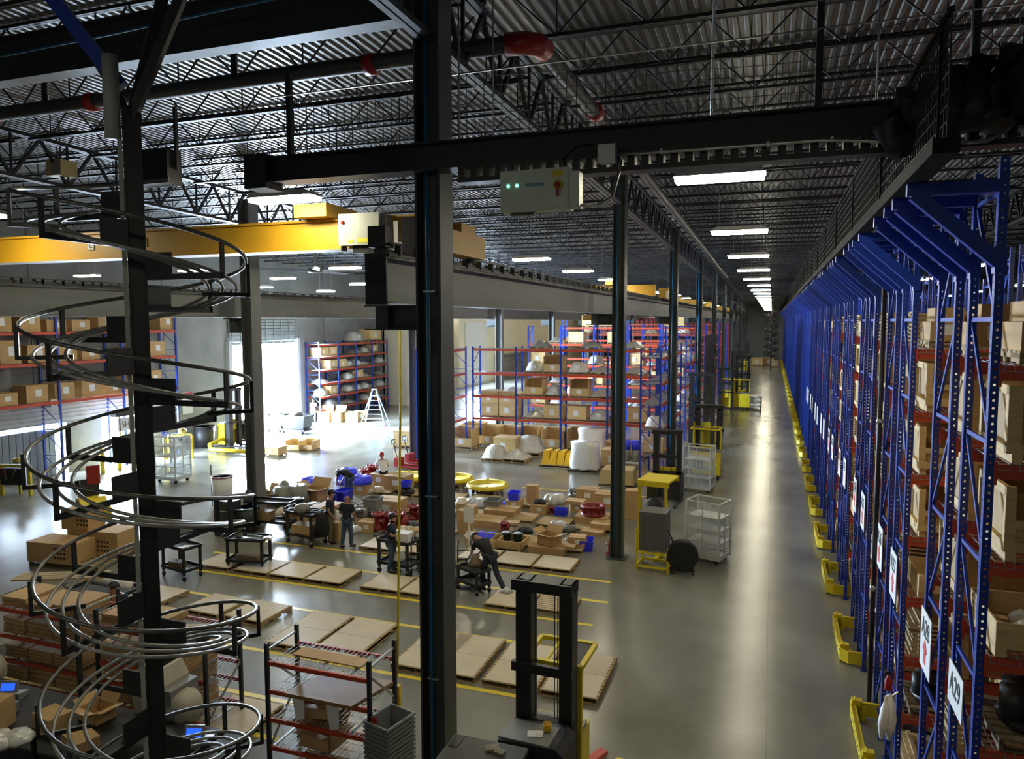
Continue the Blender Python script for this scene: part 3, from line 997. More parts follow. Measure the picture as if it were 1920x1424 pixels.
ph = -450
while ph < end:
    for q in (45, 135, 225, 315):
        if ph + q < end: arm_full(ph + q)
    for q in (0, 180):
        if -420 < ph + 90 + q < end: arm_hook(ph + 90 + q - (90 + ph) % 180)
    ph += 360
# braces above the post
top = Vector((0, 0, 9.4))
m = MB().bar(top, (.95, .35, 11.6), .07, .09).build('brace', BLACK, ch)
MB().bar(top, (.35, .5, 11.7), .09, .1).build('brace', BLACK, ch)
MB().bar(top, (-.75, -.1, 10.6), .05, .06).build('brace', DARK, ch)
MB().bar((-.1, 0, 9.7), (-1.15, -.4, 11.2), .09, .12).build('blue_brace', BLUE, ch)
MB().tube([(-.1, -.12, 9.2), (-.1, -.12, 9.95)], .07, 10).build('air_filter', BOXG, ch)
v = lambda px, py: (lambda q: tuple(q - CC))(ray(px, py) * 6.75)
MB().tube([v(232, -30), v(236, 100), v(246, 260), v(254, 400), v(263, 560), v(271, 720), v(281, 900), v(291, 1080), v(301, 1240), v(313, 1440)], .021, 8).build('air_pipe', HOSE, ch)
# steel pole and dark box on the tie beam end, behind the chute top
t = thing('conduit_box', 'black box hung on the left end of the tie beam, behind the chute top', 'junction box', ony(300, 345, 9.2))
MB().box(-.45, .3, -.15, .15, -.02, .5).build('box', BLACK, t)
MB().bar((.35, 0, 0.2), (.35, 0, 1.15), .05).build('mount_post', DARK, t)

# second, far chute at the end of the aisle
o = thing('spiral_chute', 'small far spiral chute at the end of the aisle before the end wall', 'spiral chute', (-.05, 118, 0))
m = MB().box(-.1, .1, -.1, .1, 0, 9.5); m.build('post', BLACK, o)
for r, dz in ((1., 0), (.8, -.27)):
    MB().tube([(r * math.cos(R(q)), r * math.sin(R(q)), 9.2 - 1.187 * q / 360 + dz) for q in range(0, 360 * 6, 20)], .05, 5).build('handrail' if r == 1 else 'chute_rod', BLACK, o)
for q in range(0, 360 * 6, 60):
    a = R(q); z = 9.2 - 1.187 * q / 360
    MB().bar((0, 0, z - .3), (math.cos(a), math.sin(a), z - .3), .1, .12).bar((math.cos(a), math.sin(a), z - .35), (math.cos(a), math.sin(a), z), .1).build('bracket_arm', BLACK, o)

# ------------------------------------------------------------------ pipes, conduits, control cabinet, sensor
t = thing('fire_main', 'thick dark fire main pipe with orange couplings under the roof', 'pipe', (0, 0, 0))
ex = -3.5
MB().tube([(XL + .2, 10.7, 11.66), (ex - .25, 10.7, 11.66), (ex, 10.8, 11.66), (ex + .1, 11.05, 11.66), (ex + .1, 60, 10.9)], .13, 12).build('main', DARK, t)
for (x, y) in ((-14.9, 10.7), (-12.2, 10.7), (-6.2, 10.7), (ex + .1, 14.5)):
    MB().tube([(x - .09, y, 11.64), (x + .09, y, 11.64)] if y < 11 else [(x, y - .15, 11.62), (x, y + .15, 11.62)], .17, 12).build('coupling', REDP, t)
MB().tube([(ex - .38, 10.7, 11.66), (ex - .12, 10.72, 11.66), (ex + .06, 10.86, 11.66), (ex + .1, 11.1, 11.66)], .17, 12).build('elbow', REDP, t)
for x in (-13.4, -8.9):
    MB().tube([(x, 10.7, 11.7), (x, 10.7, 12.9)], .06, 8).build('drop_pipe', BLACK, t)
    MB().tube([(x, 10.7, 12.2), (x, 10.7, 12.5)], .08, 8).build('red_coupling', REDP, t)

t = thing('blue_air_line', 'thin blue compressed air line crossing under the roof beam', 'pipe')
MB().tube([tuple(ony(-20, 110, 8.7)), tuple(ony(200, 66, 8.7)), tuple(ony(480, 5, 8.7)), tuple(ony(700, -40, 8.7))], .018, 6).build('pipe', HOSE, t)

# conduit with white junction box in front of the tie beam
t = thing('conduit_run', 'long silver conduit along the tie beam from the white junction box', 'conduit')
pts = [ony(1155, 290, 8.78), ony(1300, 281, 8.78), ony(1540, 263, 8.78), ony(1690, 265, 8.75), ony(1815, 267, 8.72)]
MB().tube(pts, .02, 8).build('conduit', SILVER, t)
pts = [ony(1815, 267, 8.72), ony(1850, 264, 8.7), ony(1885, 245, 8.7), ony(1905, 225, 8.7)]
MB().tube(pts, .022, 8).build('flexible_end', GREYPL, t)
for q in ((1240, 284), (1440, 271), (1560, 262)):
    a = ony(*q, 8.78); MB().box(a.x - .015, a.x + .015, a.y - .02, a.y + .12, a.z - .03, a.z + .03).build('clamp', SILVER, t)
q = ony(1140, 290, 8.78)
t = thing('junction_box', 'white square junction box at the left end of the silver conduit', 'junction box', q)
MB().box(-.1, .09, -.06, .1, -.1, .1).build('box', WHITEP, t)
MB().box(-.11, .1, -.07, -.06, -.11, .11).build('cover', WHITEP, t)

q0, q1 = ony(938, 322, 8.35), ony(1066, 392, 8.35)
CABLIT = mat('cabinet_lit_grey', (.66, .7, .6), .45, 0, .04, 2)  # enclosure grey made paler to stand in for light on the cabinet
t = thing('control_cabinet', 'grey control cabinet with red rotary switch hanging below the black tie beam', 'control cabinet', (q0.x, 8.35, q1.z))
W, H = q1.x - q0.x, q0.z - q1.z
MB().box(0, W, 0, .22, 0, H).build('enclosure', CABLIT, t)
MB().box(.01, W - .01, -.015, 0, .01, H - .01).build('door', CABLIT, t)
MB().box(W, W + .12, .02, .2, .02, H - .05).build('side_gland_box', CABLIT, t)
for x in (.11, .22):
    l = MB().box(x - .03, x + .03, -.022, -.015, H * .55, H * .55 + .07).build('lamp_plate', PAPER, t)
    MB().lathe([(0, -.012), (.018, -.012), (.018, 0), (0, 0)], 12, (x, -.022, H * .55 + .035), axis='Y').build('green_lamp', GREENL, l)
MB().box(W * .38, W * .66, -.018, -.015, H * .58, H * .66).build('blue_label', mat('label_blue', (.18, .33, .45), .5, 0, .3, 30), t)
MB().box(W - .19, W - .06, -.019, -.015, H - .11, H - .04).build('yellow_label', YELLOW, t)
MB().box(W - .22, W - .05, -.018, -.015, .06, .12).build('white_label', PAPER, t)
sw = MB().lathe([(0, -.03), (.055, -.03), (.055, 0), (0, 0)], 20, (W - .12, -.016, H * .57), axis='Y').build('switch_ring', YELLOW, t)
MB().lathe([(0, -.045), (.032, -.045), (.032, -.03), (0, -.03)], 16, (W - .12, -.016, H * .57), axis='Y').build('switch_knob', REDP, sw)
MB().box(W - .135, W - .105, -.07, -.05, H * .3, H * .6).build('switch_handle', REDP, sw)
for x in (.08, W - .1): MB().bar((x, .15, H), (x, .15, 9.4 - q1.z), .03).build('hanger', DARK, t)
MB().box(.1, .4, .08, .16, -.03, 0).build('cable_gland', BLACK, t)
t = thing('flexible_conduit', 'black flexible conduits looping from the cabinet to the tie beam', 'conduit')
a = (q0.x + W + .1, 8.5, q0.z - .08)
MB().tube([(a[0] - .15, 8.42, q0.z), (a[0] - .2, 8.5, q0.z + .12), (a[0] - .05, 8.6, q0.z + .28), (a[0] + .1, 8.7, q0.z + .3)], .018, 7).build('hose', BLACKPL, t)
MB().tube([(a[0], 8.5, q1.z + .06), (a[0] + .2, 8.55, q1.z + .05), (a[0] + .36, 8.6, q1.z + .15), (a[0] + .42, 8.7, q0.z - .02), (a[0] + .42, 8.8, q0.z + .12)], .02, 7).build('silver_hose', SILVER, t)

# cable ladder seen under the tie beam
t = thing('cable_ladder', 'black cable ladder with pale rungs running below the tie beam', 'cable ladder', (-3.9, 9.0, 9.36))
m = MB().box(0, 7.6, -.12, .12, -.06, 0).box(0, 7.6, -.12, .12, .12, .14)
x = 0
while x < 7.5: m.box(x, x + .09, -.1, .1, 0, .12); x += .17
m.build('ladder', BLACK, t)

q = ony(1333, 247, 10.3)
t = thing('occupancy_sensor', 'white dome sensor on a long white rod over the aisle', 'sensor', q)
MB().lathe([(.0, -.06), (.05, -.055), (.1, -.02), (.11, 0), (.1, .02), (.05, .035), (.05, .08), (.0, .08)], 20).build('dome', WHITEP, t)
MB().tube([(0, 0, .08), (.02, 0, 2.7)], .018, 8).build('rod', WHITEP, t)
for i, (px, py, yy, z1, lab) in enumerate([(1640, 280, 9.5, 12.2, 'thin silver drop rod right of the white dome sensor'), (1812, 290, 9.5, 12.2, 'thin silver drop rod near the upper right corner'), (480, 330, 12, 12.2, 'thin pale drop cable above the bright left ceiling light'),
                                            (925, 262, 9.4, 12.2, 'thin pale rod just right of the nearest column'), (862, 345, 9.3, 12.2, 'pale wire hugging the nearest column top')]):
    q = ony(px, py, yy)
    o = MB().tube([(0, 0, 0), (0, 0, z1 - q.z)], .012 if i != 2 else .008, 6).build('drop_rod', SILVER if i < 2 else ROD, None, q)
    tag(o, lab, 'rod')
q = ony(1618, 215, 9.6)
t = thing('alarm_bell', 'silver device with grey arm hanging beside the drop rod, upper right', 'sensor', q)
MB().box(-.07, .07, -.04, .04, 0, .12).build('bracket', SILVER, t)
MB().tube([(0, 0, 0), (-.02, 0, -.25), (-.08, 0, -.3)], .03, 8).build('arm', SILVER, t)
MB().lathe([(0, -.1), (.07, -.09), (.08, 0), (.03, .03)], 12, (-.08, 0, -.4)).build('horn', GREYPL, t)

# black safety net hung above the tie beam
def netmesh(L_, H, step=.13, sag=.12):
    m = MB(); n = int(L_ / step)
    for i in range(n + 1):
        x = i * step; top = H - sag * abs(math.sin(x * 1.05))
        m.bar((x, 0, 0), (x, 0, top), .007)
    k = int(H / step)
    for j in range(k + 1):
        z = j * step
        for i in range(0, n, 4):
            x0, x1 = i * step, (i + 4) * step
            s = sag * .8 * (j / k)
            m.bar((x0, 0, z - s * abs(math.sin(x0 * 1.05))), (x1, 0, z - s * abs(math.sin(x1 * 1.05))), .007)
    return m


t = thing('safety_net', 'black square-mesh safety net hanging above the tie beam across the aisle', 'net', (-7.3, 9.55, 9.85))
netmesh(11.6, 1.05).build('net', WIRE, t)
MB().tube([(0, 0, 1.06), (11.6, 0, 1.06)], .012, 6).build('top_cable', SILVER, t)
for i, x in enumerate((-7.0, .45, 2.05)):
    o = MB().box(-.04, .04, -.04, .04, 0, 1.4).build('net_post', BLACK, None, (x, 9.62, 9.84)); tag(o, 'black post holding the safety net, %s' % ['left end', 'right of the white dome sensor', 'near the upper right corner'][i], 'post')

# dark folded curtain of netting at the upper right
t = thing('gathered_net', 'black gathered netting draped at the upper right corner above the racks', 'net', (2.0, 8.45, 9.15))
rnd = random.Random(8); m = MB()
for i in range(16):
    x = -.9 + .22 * i
    m.tube([(x * .9, rnd.uniform(-.15, .15), .1 + .04 * i), (x, rnd.uniform(-.2, .2), .35 + .05 * i), (x + .12, rnd.uniform(-.1, .2), .62 + .09 * i)], [.16, .2, .13], 7)
m.build('net', BLACKPL, t)['kind'] = 'stuff'

# ceiling fan
t = thing('ceiling_fan', 'large grey-bladed ceiling fan over the dock side', 'ceiling fan', (-17.3, 25.2, 9.45))
MB().lathe([(.1, 0), (.28, .02), (.28, .2), (.1, .24)], 16).build('motor', GREYPL, t)
MB().bar((0, 0, .2), (0, 0, 2.4), .08).build('downrod', GREYPL, t)
for i in range(5):
    a = R(18 + 72 * i); d = Vector((math.cos(a), math.sin(a), 0)); n_ = Vector((-d.y, d.x, 0))
    m = MB(); w0, w1, r1 = .14, .10, 2.3
    vs = []
    for (r, w_) in ((.25, w0), (r1, w1)):
        for (s_, dz) in ((-1, .05), (-.2, .09), (1, .0), (-.2, .04)):
            p = d * r + n_ * (w_ * s_); vs.append((p.x, p.y, .05 + dz))
    m.add(vs, [(0, 1, 5, 4), (1, 2, 6, 5), (2, 3, 7, 6), (3, 0, 4, 7), (0, 3, 2, 1), (4, 5, 6, 7)])
    m.build('blade', GREYPL, t)
t = thing('unit_heater', 'small cream heater box hung under the roof left of the chute', 'heater', ony(115, 332, 15))
MB().box(-.25, .3, -.25, .25, 0, .42).build('housing', mat('heater_cream', (.45, .38, .18), .6, 0, .1, 3), t)
m = MB()
for i in range(7): m.box(-.02, .28, -.27, -.25, .04 + .05 * i, .07 + .05 * i)
m.build('louvre', GREYPL, t)
MB().bar((0, 0, .42), (0, 0, 2.0), .03).build('hanger', DARK, t)

# ------------------------------------------------------------------ dock wall: doors, racks, sign
mb = MB()
y = 23.05
while y < 25.9: mb.box(-33.12, -33.06, y, y + .3, .02, 2.3); y += .33
mb.box(-33.16, -33.1, 23.0, 26.0, 0, 2.32)
o = mb.build('door_1', mat('door_steel', (.2, .23, .27), .6, .1, .1, 2)); o['kind'] = 'structure'
mb = MB(); z = 6.0
while z < 7.9: mb.box(-32.9, -32.82, 38.2, 45.3, z, z + .17); z += .21
for y in range(9): mb.box(-32.8, -32.76, 38.4 + y * .84, 38.46 + y * .84, 6, 7.9)
o = mb.build('door_2', mat('grille_steel', (.3, .33, .33), .5, .3, .1, 2)); o['kind'] = 'structure'
mb = MB().box(-32.98, -32.7, 38.0, 38.3, 0, 6.3).box(-32.98, -32.7, 45.2, 45.5, 0, 6.3)
o = mb.build('trim_1', mat('jamb_paint', (.45, .47, .5), .6, 0, .1, 2)); o['kind'] = 'structure'
mb = MB().box(-32.98, -32.9, 21.5, 32.5, 2.62, 3.5)
z = 2.7
while z < 3.5: mb.box(-32.9, -32.86, 21.5, 32.5, z, z + .1); z += .2
o = mb.build('trim_2', mat('jamb_paint', (.45, .47, .5))); o['kind'] = 'structure'


def side_rack(name, label, x0, y0, L_, dep, levels, h, bays, along='Y', group='blue racks around the hall', zmin=0.):
    """rack with front at local y=0 running along local x; rotated when along Y"""
    t = thing('pallet_rack', label, 'storage rack', (x0, y0, 0), {'X': 0, 'Y': PI / 2, 'Y-': -PI / 2}[along], group)
    b = L_ / bays
    pm = MB().box(-.05, .05, -.04, .04, 0, h).mesh('upright'); pm.materials.append(BLUE)
    m = MB(); z = .2
    while z < h - .3: m.bar((0, 0, z), (0, dep, z + .9), .03).bar((0, dep, z + .9), (0, 0, z + .95), .03); z += 1.2
    bm_ = m.mesh('bracing'); bm_.materials.append(BLUE)
    om = MB().box(.05, b - .05, -.04, .03, -.13, 0).box(b * .2, b * .2 + .1, -.045, -.04, -.1, -.03).mesh('beam'); om.materials.append(ORANGE)
    dm = MB()
    x = .06
    while x < b - .05: dm.box(x, x + .02, 0, dep, 0, .012); x += .12
    dme = dm.mesh('wire_deck'); dme.materials.append(GALV)
    for i in range(bays + 1):
        link('upright', pm, None, t, (i * b, 0, 0)); link('upright', pm, None, t, (i * b, dep, 0)); link('bracing', bm_, None, t, (i * b, 0, 0))
    for i in range(bays):
        for z in levels:
            link('beam', om, None, t, (i * b, 0, z)); link('beam', om, None, t, (i * b, dep, z)); link('wire_deck', dme, None, t, (i * b, 0, z))
    return t


side_rack('r', 'blue and orange rack over the dock doors, behind the spiral chute', -31.75, 18.0, 14.6, 1.15, [3.78, 5.62, 7.05], 7.9, 4, 'Y')
side_rack('r', 'tall six-level rack right of the big bright doorway', -31.7, 46.4, 10.2, 1.15, [.9, 1.85, 2.85, 3.85, 4.85, 5.8], 6.0, 4, 'Y')
side_rack('r', 'orange beam rack facing the assembly floor, middle of the hall', -16.5, 39.6, 10.7, 1.15, [1.86, 3.18, 4.51, 5.92], 6.05, 4, 'X')
side_rack('r', 'orange beam rack running towards the camera, partly behind the nearest column', -16.9, 34.9, 4.6, .9, [1.86, 3.18, 4.51, 5.92], 6.05, 2, 'Y')
side_rack('r', 'blue rack end just left of the third column', -4.78, 33.9, 8.1, .9, [1.2, 2.4, 3.6, 4.6, 5.8], 6.25, 3, 'Y')
for i, (yy, xx, L_, h, lv) in enumerate([(50, -16.5, 9.6, 7.2, [1.5, 3, 4.4, 5.9]), (57.5, -16, 10.5, 7.6, [1.5, 3, 4.5, 6, 7]), (66, -16.5, 11, 7.2, [1.6, 3.2, 4.8, 6.3]), (76, -17, 12, 7.6, [1.6, 3.2, 4.8, 6.3, 7.2]), (90, -17, 12, 7.2, [1.6, 3.2, 4.8, 6.3])]):
    side_rack('r', 'blue rack row behind the orange beam rack, %s one back' % ORD[i], xx, yy, L_, 1.15, lv, h, 4, 'X')
side_rack('r', 'bright blue rack with pale wire shelves between the third and fourth columns', -5.0, 46.5, 9.0, 1.6, [1.1, 2.2, 3.4, 4.8, 6.0], 6.6, 3, 'Y')
t = thing('partition_panel', 'dark grey sheet panel between two aisle columns', 'panel', (-4.45, 53.5, 0))
m = MB().box(-.03, .03, 0, 8.4, 0, 6.5)
for i in range(9): m.box(.03, .05, i * 1.04, i * 1.04 + .05, 0, 6.5)
m.build('sheet', DARK, t)
# red strip partition far behind
t = thing('red_partition', 'red ribbed partition far behind the racks', 'partition', (-26, 112, 0))
m = MB(); x = 0
while x < 20: m.box(x, x + .55, 0, .08, 5.4, 8.0); x += .7
m.build('upper_strips', REDP, t)
m = MB(); x = 16.4
while x < 20: m.box(x, x + .5, 0, .08, 1.0, 5.4); x += .7
m.build('lower_strips', REDP, t)
MB().box(0, 20.5, .08, .16, 7.9, 8.2).build('header', WHITEP, t)

# loads in the side racks -----------------------------------------------------
def carton(w=.5, d=.4, h=.35, name='carton', m_=None, lab=True, tape=True):
    t = thing(name, 'x', 'box')
    MB().box(-w / 2, w / 2, -d / 2, d / 2, 0, h).build('body', m_ or CARD, t)
    if tape: MB().box(-w / 2 - .001, w / 2 + .001, -.03, .03, h, h + .004).box(-w / 2 - .003, -w / 2, -.03, .03, h * .7, h).build('tape', PLY, t)
    if lab: MB().box(-.09 * w, .2 * w, -d / 2 - .004, -d / 2, h * .35, h * .75).build('shipping_label', PAPER, t)
    return Proto(t)


def palletized(kind):
    t = thing({'wrap': 'wrapped_load', 'half': 'open_bin', 'crate': 'pallet_box', 'tent': 'wrapped_load'}[kind], 'x', 'pallet load')
    pallet_mesh(1.1, 1.0).build('pallet', PINEP, t)
    if kind == 'wrap':
        m = MB().add([(.05, .05, .14), (1.05, .05, .14), (1.05, .95, .14), (.05, .95, .14), (.2, .2, .6), (.9, .2, .62), (.88, .8, .6), (.2, .8, .58), (.35, .35, .72), (.75, .35, .7), (.75, .7, .68), (.35, .7, .7)],
                     [(0, 1, 5, 4), (1, 2, 6, 5), (2, 3, 7, 6), (3, 0, 4, 7), (4, 5, 9, 8), (5, 6, 10, 9), (6, 7, 11, 10), (7, 4, 8, 11), (8, 9, 10, 11)], True)
        m.build('plastic_cover', WRAP, t)
        MB().box(.42, .66, .1, .13, .28, .5).build('label_sheet', PAPER, t)
    elif kind == 'tent':
        MB().add([(.0, .0, .14), (1.1, .0, .14), (1.1, 1., .14), (.0, 1., .14), (.3, .3, .42), (.6, .5, .5), (.85, .6, .38), (.4, .75, .4)],
                 [(0, 1, 5, 4), (1, 6, 5), (1, 2, 6), (2, 3, 7, 6), (3, 0, 4, 7), (4, 5, 7), (5, 6, 7)], True).build('plastic_cover', WRAP, t)
    elif kind == 'half':
        m = MB().box(0, .03, 0, 1, .14, 1.0).box(1.07, 1.1, 0, 1, .14, 1.0).box(0, 1.1, .97, 1, .14, 1.05).box(0, 1.1, 0, .03, .14, .55).box(.03, 1.07, .03, .97, .14, .17)
        m.build('box_walls', PINE, t)
        MB().box(.4, .66, -.01, 0, .25, .48).build('label_sheet', PAPER, t)
    else:
        MB().box(.02, 1.08, .02, .98, .14, .82).build('box_body', PINE, t)
        MB().box(.0, 1.1, .0, 1.0, .80, .86).build('lid', PINE, t)
        MB().box(.35, .62, .005, .02, .3, .62).build('label_sheet', PAPER, t)
    return Proto(t)


PK = {k: palletized(k) for k in ('wrap', 'half', 'crate', 'tent')}
PKN = {'wrap': 'shrink-wrapped pallet load', 'half': 'open-fronted pine pallet box', 'crate': 'closed pine pallet box with white label', 'tent': 'low pallet load under loose plastic'}


def mid(kind, px, z, label, dz=0.):
    q = ony(px, 700, 39.6)
    z = {1.45: 1.86, 2.85: 3.18, 4.28: 4.51, 5.8: 5.92}[z]
    return PK[kind].put((q.x - .55, 39.62, z + .015 + dz), 0, label, 'pallet loads in the orange beam rack')


for (k, px, z, lab) in [('wrap', 1000, 4.28, 'grey wrapped load left on the third beam of the middle rack'), ('half', 1036, 4.28, 'tall pine box centred on the third beam of the middle rack'), ('wrap', 1082, 4.28, 'grey wrapped load right of the tall pine box'),
                        ('tent', 955, 2.85, 'white plastic heap near the left end of the second beam, middle rack'), ('half', 1000, 2.85, 'pine box with dark red part inside, second beam of the middle rack'), ('wrap', 1038, 2.85, 'wrapped load between two open pine boxes, middle rack'),
                        ('half', 1086, 2.85, 'empty-looking open pine box right on the second beam'), ('tent', 1121, 2.85, 'flat white plastic load at the right of the second beam'),
                        ('crate', 917, 1.45, 'lower left pine box of the pair on the lowest beam'), ('crate', 951, 1.45, 'lower right pine box of the pair on the lowest beam'),
                        ('tent', 998, 1.45, 'low plastic-covered load beside the pine box pair'), ('crate', 1036, 1.45, 'pine box centred on the lowest beam of the middle rack'), ('crate', 1082, 1.45, 'pine box with two labels right of centre, lowest beam'),
                        ('wrap', 1122, 1.45, 'rounded wrapped load at the right of the lowest beam'), ('tent', 1125, 4.28, 'dark parts under plastic at the right of the third beam'), ('tent', 1105, 5.8, 'plastic dome load on top of the middle rack, right'),
                        ('tent', 1185, 5.8, 'plastic dome on top of the middle rack beside the second column'), ('tent', 1010, 5.8, 'flat plastic load on top of the middle rack, left'), ('tent', 1190, 4.28, 'plastic load right of the second column, third beam'), ('crate', 1195, 1.45, 'pine box right of the second column, lowest beam')]:
    mid(k, px, z, lab)
for px, lab in ((917, 'upper left pine box of the pair on the lowest beam'), (951, 'upper right pine box of the pair on the lowest beam')):
    mid('crate', px, 1.45, lab, .87 if False else .72)
# pine bins on the floor under the middle rack
for (px, py, k, sc, lab) in [(880, 832, 'half', 1.2, 'open pine box on the floor at the corner of the two racks'), (862, 843, 'half', 1.2, 'open pine box on the floor right of the nearest column'), (912, 838, 'half', 1.15, 'wide open pine box under the left bay of the middle rack'),
                             (948, 840, 'half', 1.15, 'second wide open pine box under the left bay'), (985, 842, 'half', 1.2, 'open pine box behind the tall wrapped load'), (1033, 846, 'half', 1.2, 'open pine box behind the yellow load'),
                             (1080, 848, 'half', 1.25, 'open pine box behind the big white wrapped load'), (1112, 852, 'crate', 1.2, 'pine box right of the big white wrapped load'), (1150, 862, 'crate', 1.1, 'pine box with white label left of the second column'),
                             (1190, 862, 'crate', 1.1, 'upright pine box right of the second column'), (1225, 820, 'crate', 1.2, 'upper pine box inside the rack end left of the third column'), (1228, 790, 'wrap', 1.2, 'wrapped pointed load inside the rack end left of the third column')]:
    q = onz(px, py)
    if px > 1210: q = Vector((-5.6, 34.4, 1.22 if py > 800 else 2.42)); sc = .82
    else: q = q + Vector((-.6, .1, 0))
    PK[k].put(tuple(q), 0, lab, 'pine boxes standing on the floor by the racks', (sc, sc, sc))
for (px, py, k, sc, lab) in [(922, 866, 'wrap', 1.15, 'wrapped box with a label sheet, front left by the racks'), (945, 856, 'crate', 1.2, 'pale topped pine box behind the wrapped box'), (960, 868, 'tent', 1.3, 'low plastic-covered pallet in the middle of the open floor'),
                             (985, 856, 'wrap', 1.5, 'tall wrapped load leaning over the low plastic-covered pallet'), (1148, 880, 'crate', 1.1, 'labelled pine box on a pallet left of the second column')]:
    q = onz(px, py); PK[k].put((q.x - .55 * sc, q.y, 0), 0, lab, 'wrapped loads on the open floor', (sc, sc, sc))
# yellow load
q = onz(1042, 878)
t = thing('yellow_parts_load', 'bright yellow covered parts on a pallet left of the big white wrapped load', 'pallet load', (q.x - .9, q.y, 0))
pallet_mesh(1.75, 1.3).build('pallet', PINEP, t)
m = MB()
for i in range(4):
    x = .12 + i * .4; m.add([(x, .08, .14), (x + .38, .08, .14), (x + .38, 1.1, .14), (x, 1.1, .14), (x + .02, .3, .8 - .1 * (i % 2)), (x + .36, .3, .84), (x + .36, .9, .86), (x + .02, .9, .8)], [(0, 1, 5, 4), (1, 2, 6, 5), (2, 3, 7, 6), (3, 0, 4, 7), (4, 5, 6, 7)])
m.build('yellow_cover', mat('yellow_sheet', (.75, .42, .01), .4, 0, .15, 7, bump=.4), t)
MB().bar((.5, .06, .14), (.55, .5, .9), .02).bar((1.2, .06, .14), (1.2, .5, .9), .02).build('strap', PAPER, t)
# big white wrapped load
for (px, py, w_, h_, lab) in [(1092, 887, 1.55, 1.45, 'big white wrapped load standing on the open floor'), (1105, 868, 1.6, 1.75, 'second white wrapped load behind the big one')]:
    q = onz(px, py)
    t = thing('white_wrapped_load', lab, 'pallet load', (q.x - w_ / 2, q.y, 0))
    pallet_mesh(w_ * .9, 1.2).build('pallet', OLDW, t)
    n = 20; vs = []; pr = [(.46, .1), (.47, .3), (.43, .8), (.46, 1.0)]; rnd = random.Random(int(px))
    for (r, zz) in pr:
        for i in range(n):
            a = 2 * PI * i / n; cx_, sx_ = math.cos(a), math.sin(a); k_ = (abs(cx_) ** 4 + abs(sx_) ** 4) ** -.25
            k_ *= rnd.uniform(.96, 1.04)
            vs.append((w_ / 2 + cx_ * k_ * r * w_, .6 + sx_ * k_ * r * 1.25, zz * h_ + (rnd.uniform(-.05, .05) if zz < .2 else 0)))
    fs = [(i * n + j, i * n + (j + 1) % n, (i + 1) * n + (j + 1) % n, (i + 1) * n + j) for i in range(3) for j in range(n)] + [tuple(range(3 * n, 4 * n))]
    MB().add(vs, fs, True).build('plastic_cover', mat('white_wrap', (.72, .72, .7), .3, 0, .1, 12, bump=.8), t)
# brown covered boxes and slat pallet by the second column
q = onz(1122, 912)
t = thing('covered_box', 'brown paper-covered box on a pallet left of the second column base', 'pallet load', (q.x, q.y, 0))
pallet_mesh(1.6, 1.25).build('pallet', PINEP, t)
MB().add([(.0, .0, .14), (1.6, 0, .14), (1.6, 1.2, .14), (0, 1.2, .14), (.1, .1, .75), (1.55, .1, .78), (1.5, 1.1, .8), (.15, 1.1, .8)], [(0, 1, 5, 4), (1, 2, 6, 5), (2, 3, 7, 6), (3, 0, 4, 7), (4, 5, 6, 7)]).build('paper_cover', mat('kraft_paper', (.5, .36, .16), .7, 0, .12, 6, bump=.3), t)
q = onz(1172, 905)
t = thing('wooden_pallet', 'long tilted slat pallet right of the second column by the brown covered box', 'pallet', (q.x, q.y, 0))
pallet_mesh(1.2, 2.6, 11).build('deck', PINEP, t)

# dock rack cartons
C1, C2, C3 = carton(1.05, .9, .8), carton(.95, .85, 1.05), carton(1.0, .9, .55)
rnd = random.Random(21)
for zi, z in enumerate((3.79, 5.63, 7.06)):
    y = 18.3; i = 0
    while y < 32:
        P = rnd.choice([C1, C2, C3]); w_ = 1.25
        if rnd.random() < .86:
            P.put((-32.3, y + .5, z + .015), PI / 2, 'carton on the %s beam of the dock rack, %s from its near end' % (['lowest', 'middle', 'top'][zi], ORD[i]), 'cartons in the dock rack')
        y += w_ + rnd.uniform(0, .25); i += 1
t = thing('rack_number_sign', 'small white number 6 sign on the lowest dock rack beam', 'sign', (-31.82, 25.05, 3.7))
MB().box(.02, .03, -.16, .16, -.16, .18).build('panel', PAPER, t)
mtext('number', '6', .3, INK, t, (.034, 0, 0), (PI / 2, 0, PI / 2))
# shipping sign
t = thing('shipping_sign', 'white SHIPPING sign on a frame in front of the bright dock door', 'sign', (-31.2, 28.0, 1.95))
MB().box(0, .03, 0, 2.1, 0, .66).build('panel', PAPER, t)
mtext('lettering', 'SHIPPING', .46, INK, t, (.034, 1.05, .3), (PI / 2, 0, PI / 2), sx=.85)
MB().box(-.15, .25, -.3, 1.0, .78, 1.05).build('display_box', BLACKPL, t)
MB().bar((.0, .1, -1.95), (.0, .1, .8), .06).bar((.0, 2.0, -1.95), (.0, 2.0, .8), .06).build('stand', YELLOW, t)
# loads in the six-level rack by the doorway
for zi, z in enumerate((.9, 1.85, 2.85, 3.85, 4.85, 5.8)):
    for j in range(8):
        if rnd.random() < .72 or (zi == 5 and j in (4, 6)):
            k = rnd.choice(['wrap', 'tent', 'wrap', 'crate']) if zi != 5 else ('crate' if j == 6 else 'wrap' if j == 4 else None)
            if not k: continue
            s_ = .95 if zi < 5 else 1.45
            PK[k].put((-31.75, 46.7 + j * 1.24, z + .015), PI / 2, '%s, %s beam of the doorway rack, position %s' % (PKN[k], ORD[zi], ORD[j]), 'loads in the doorway rack', (s_, s_, s_ * .85))
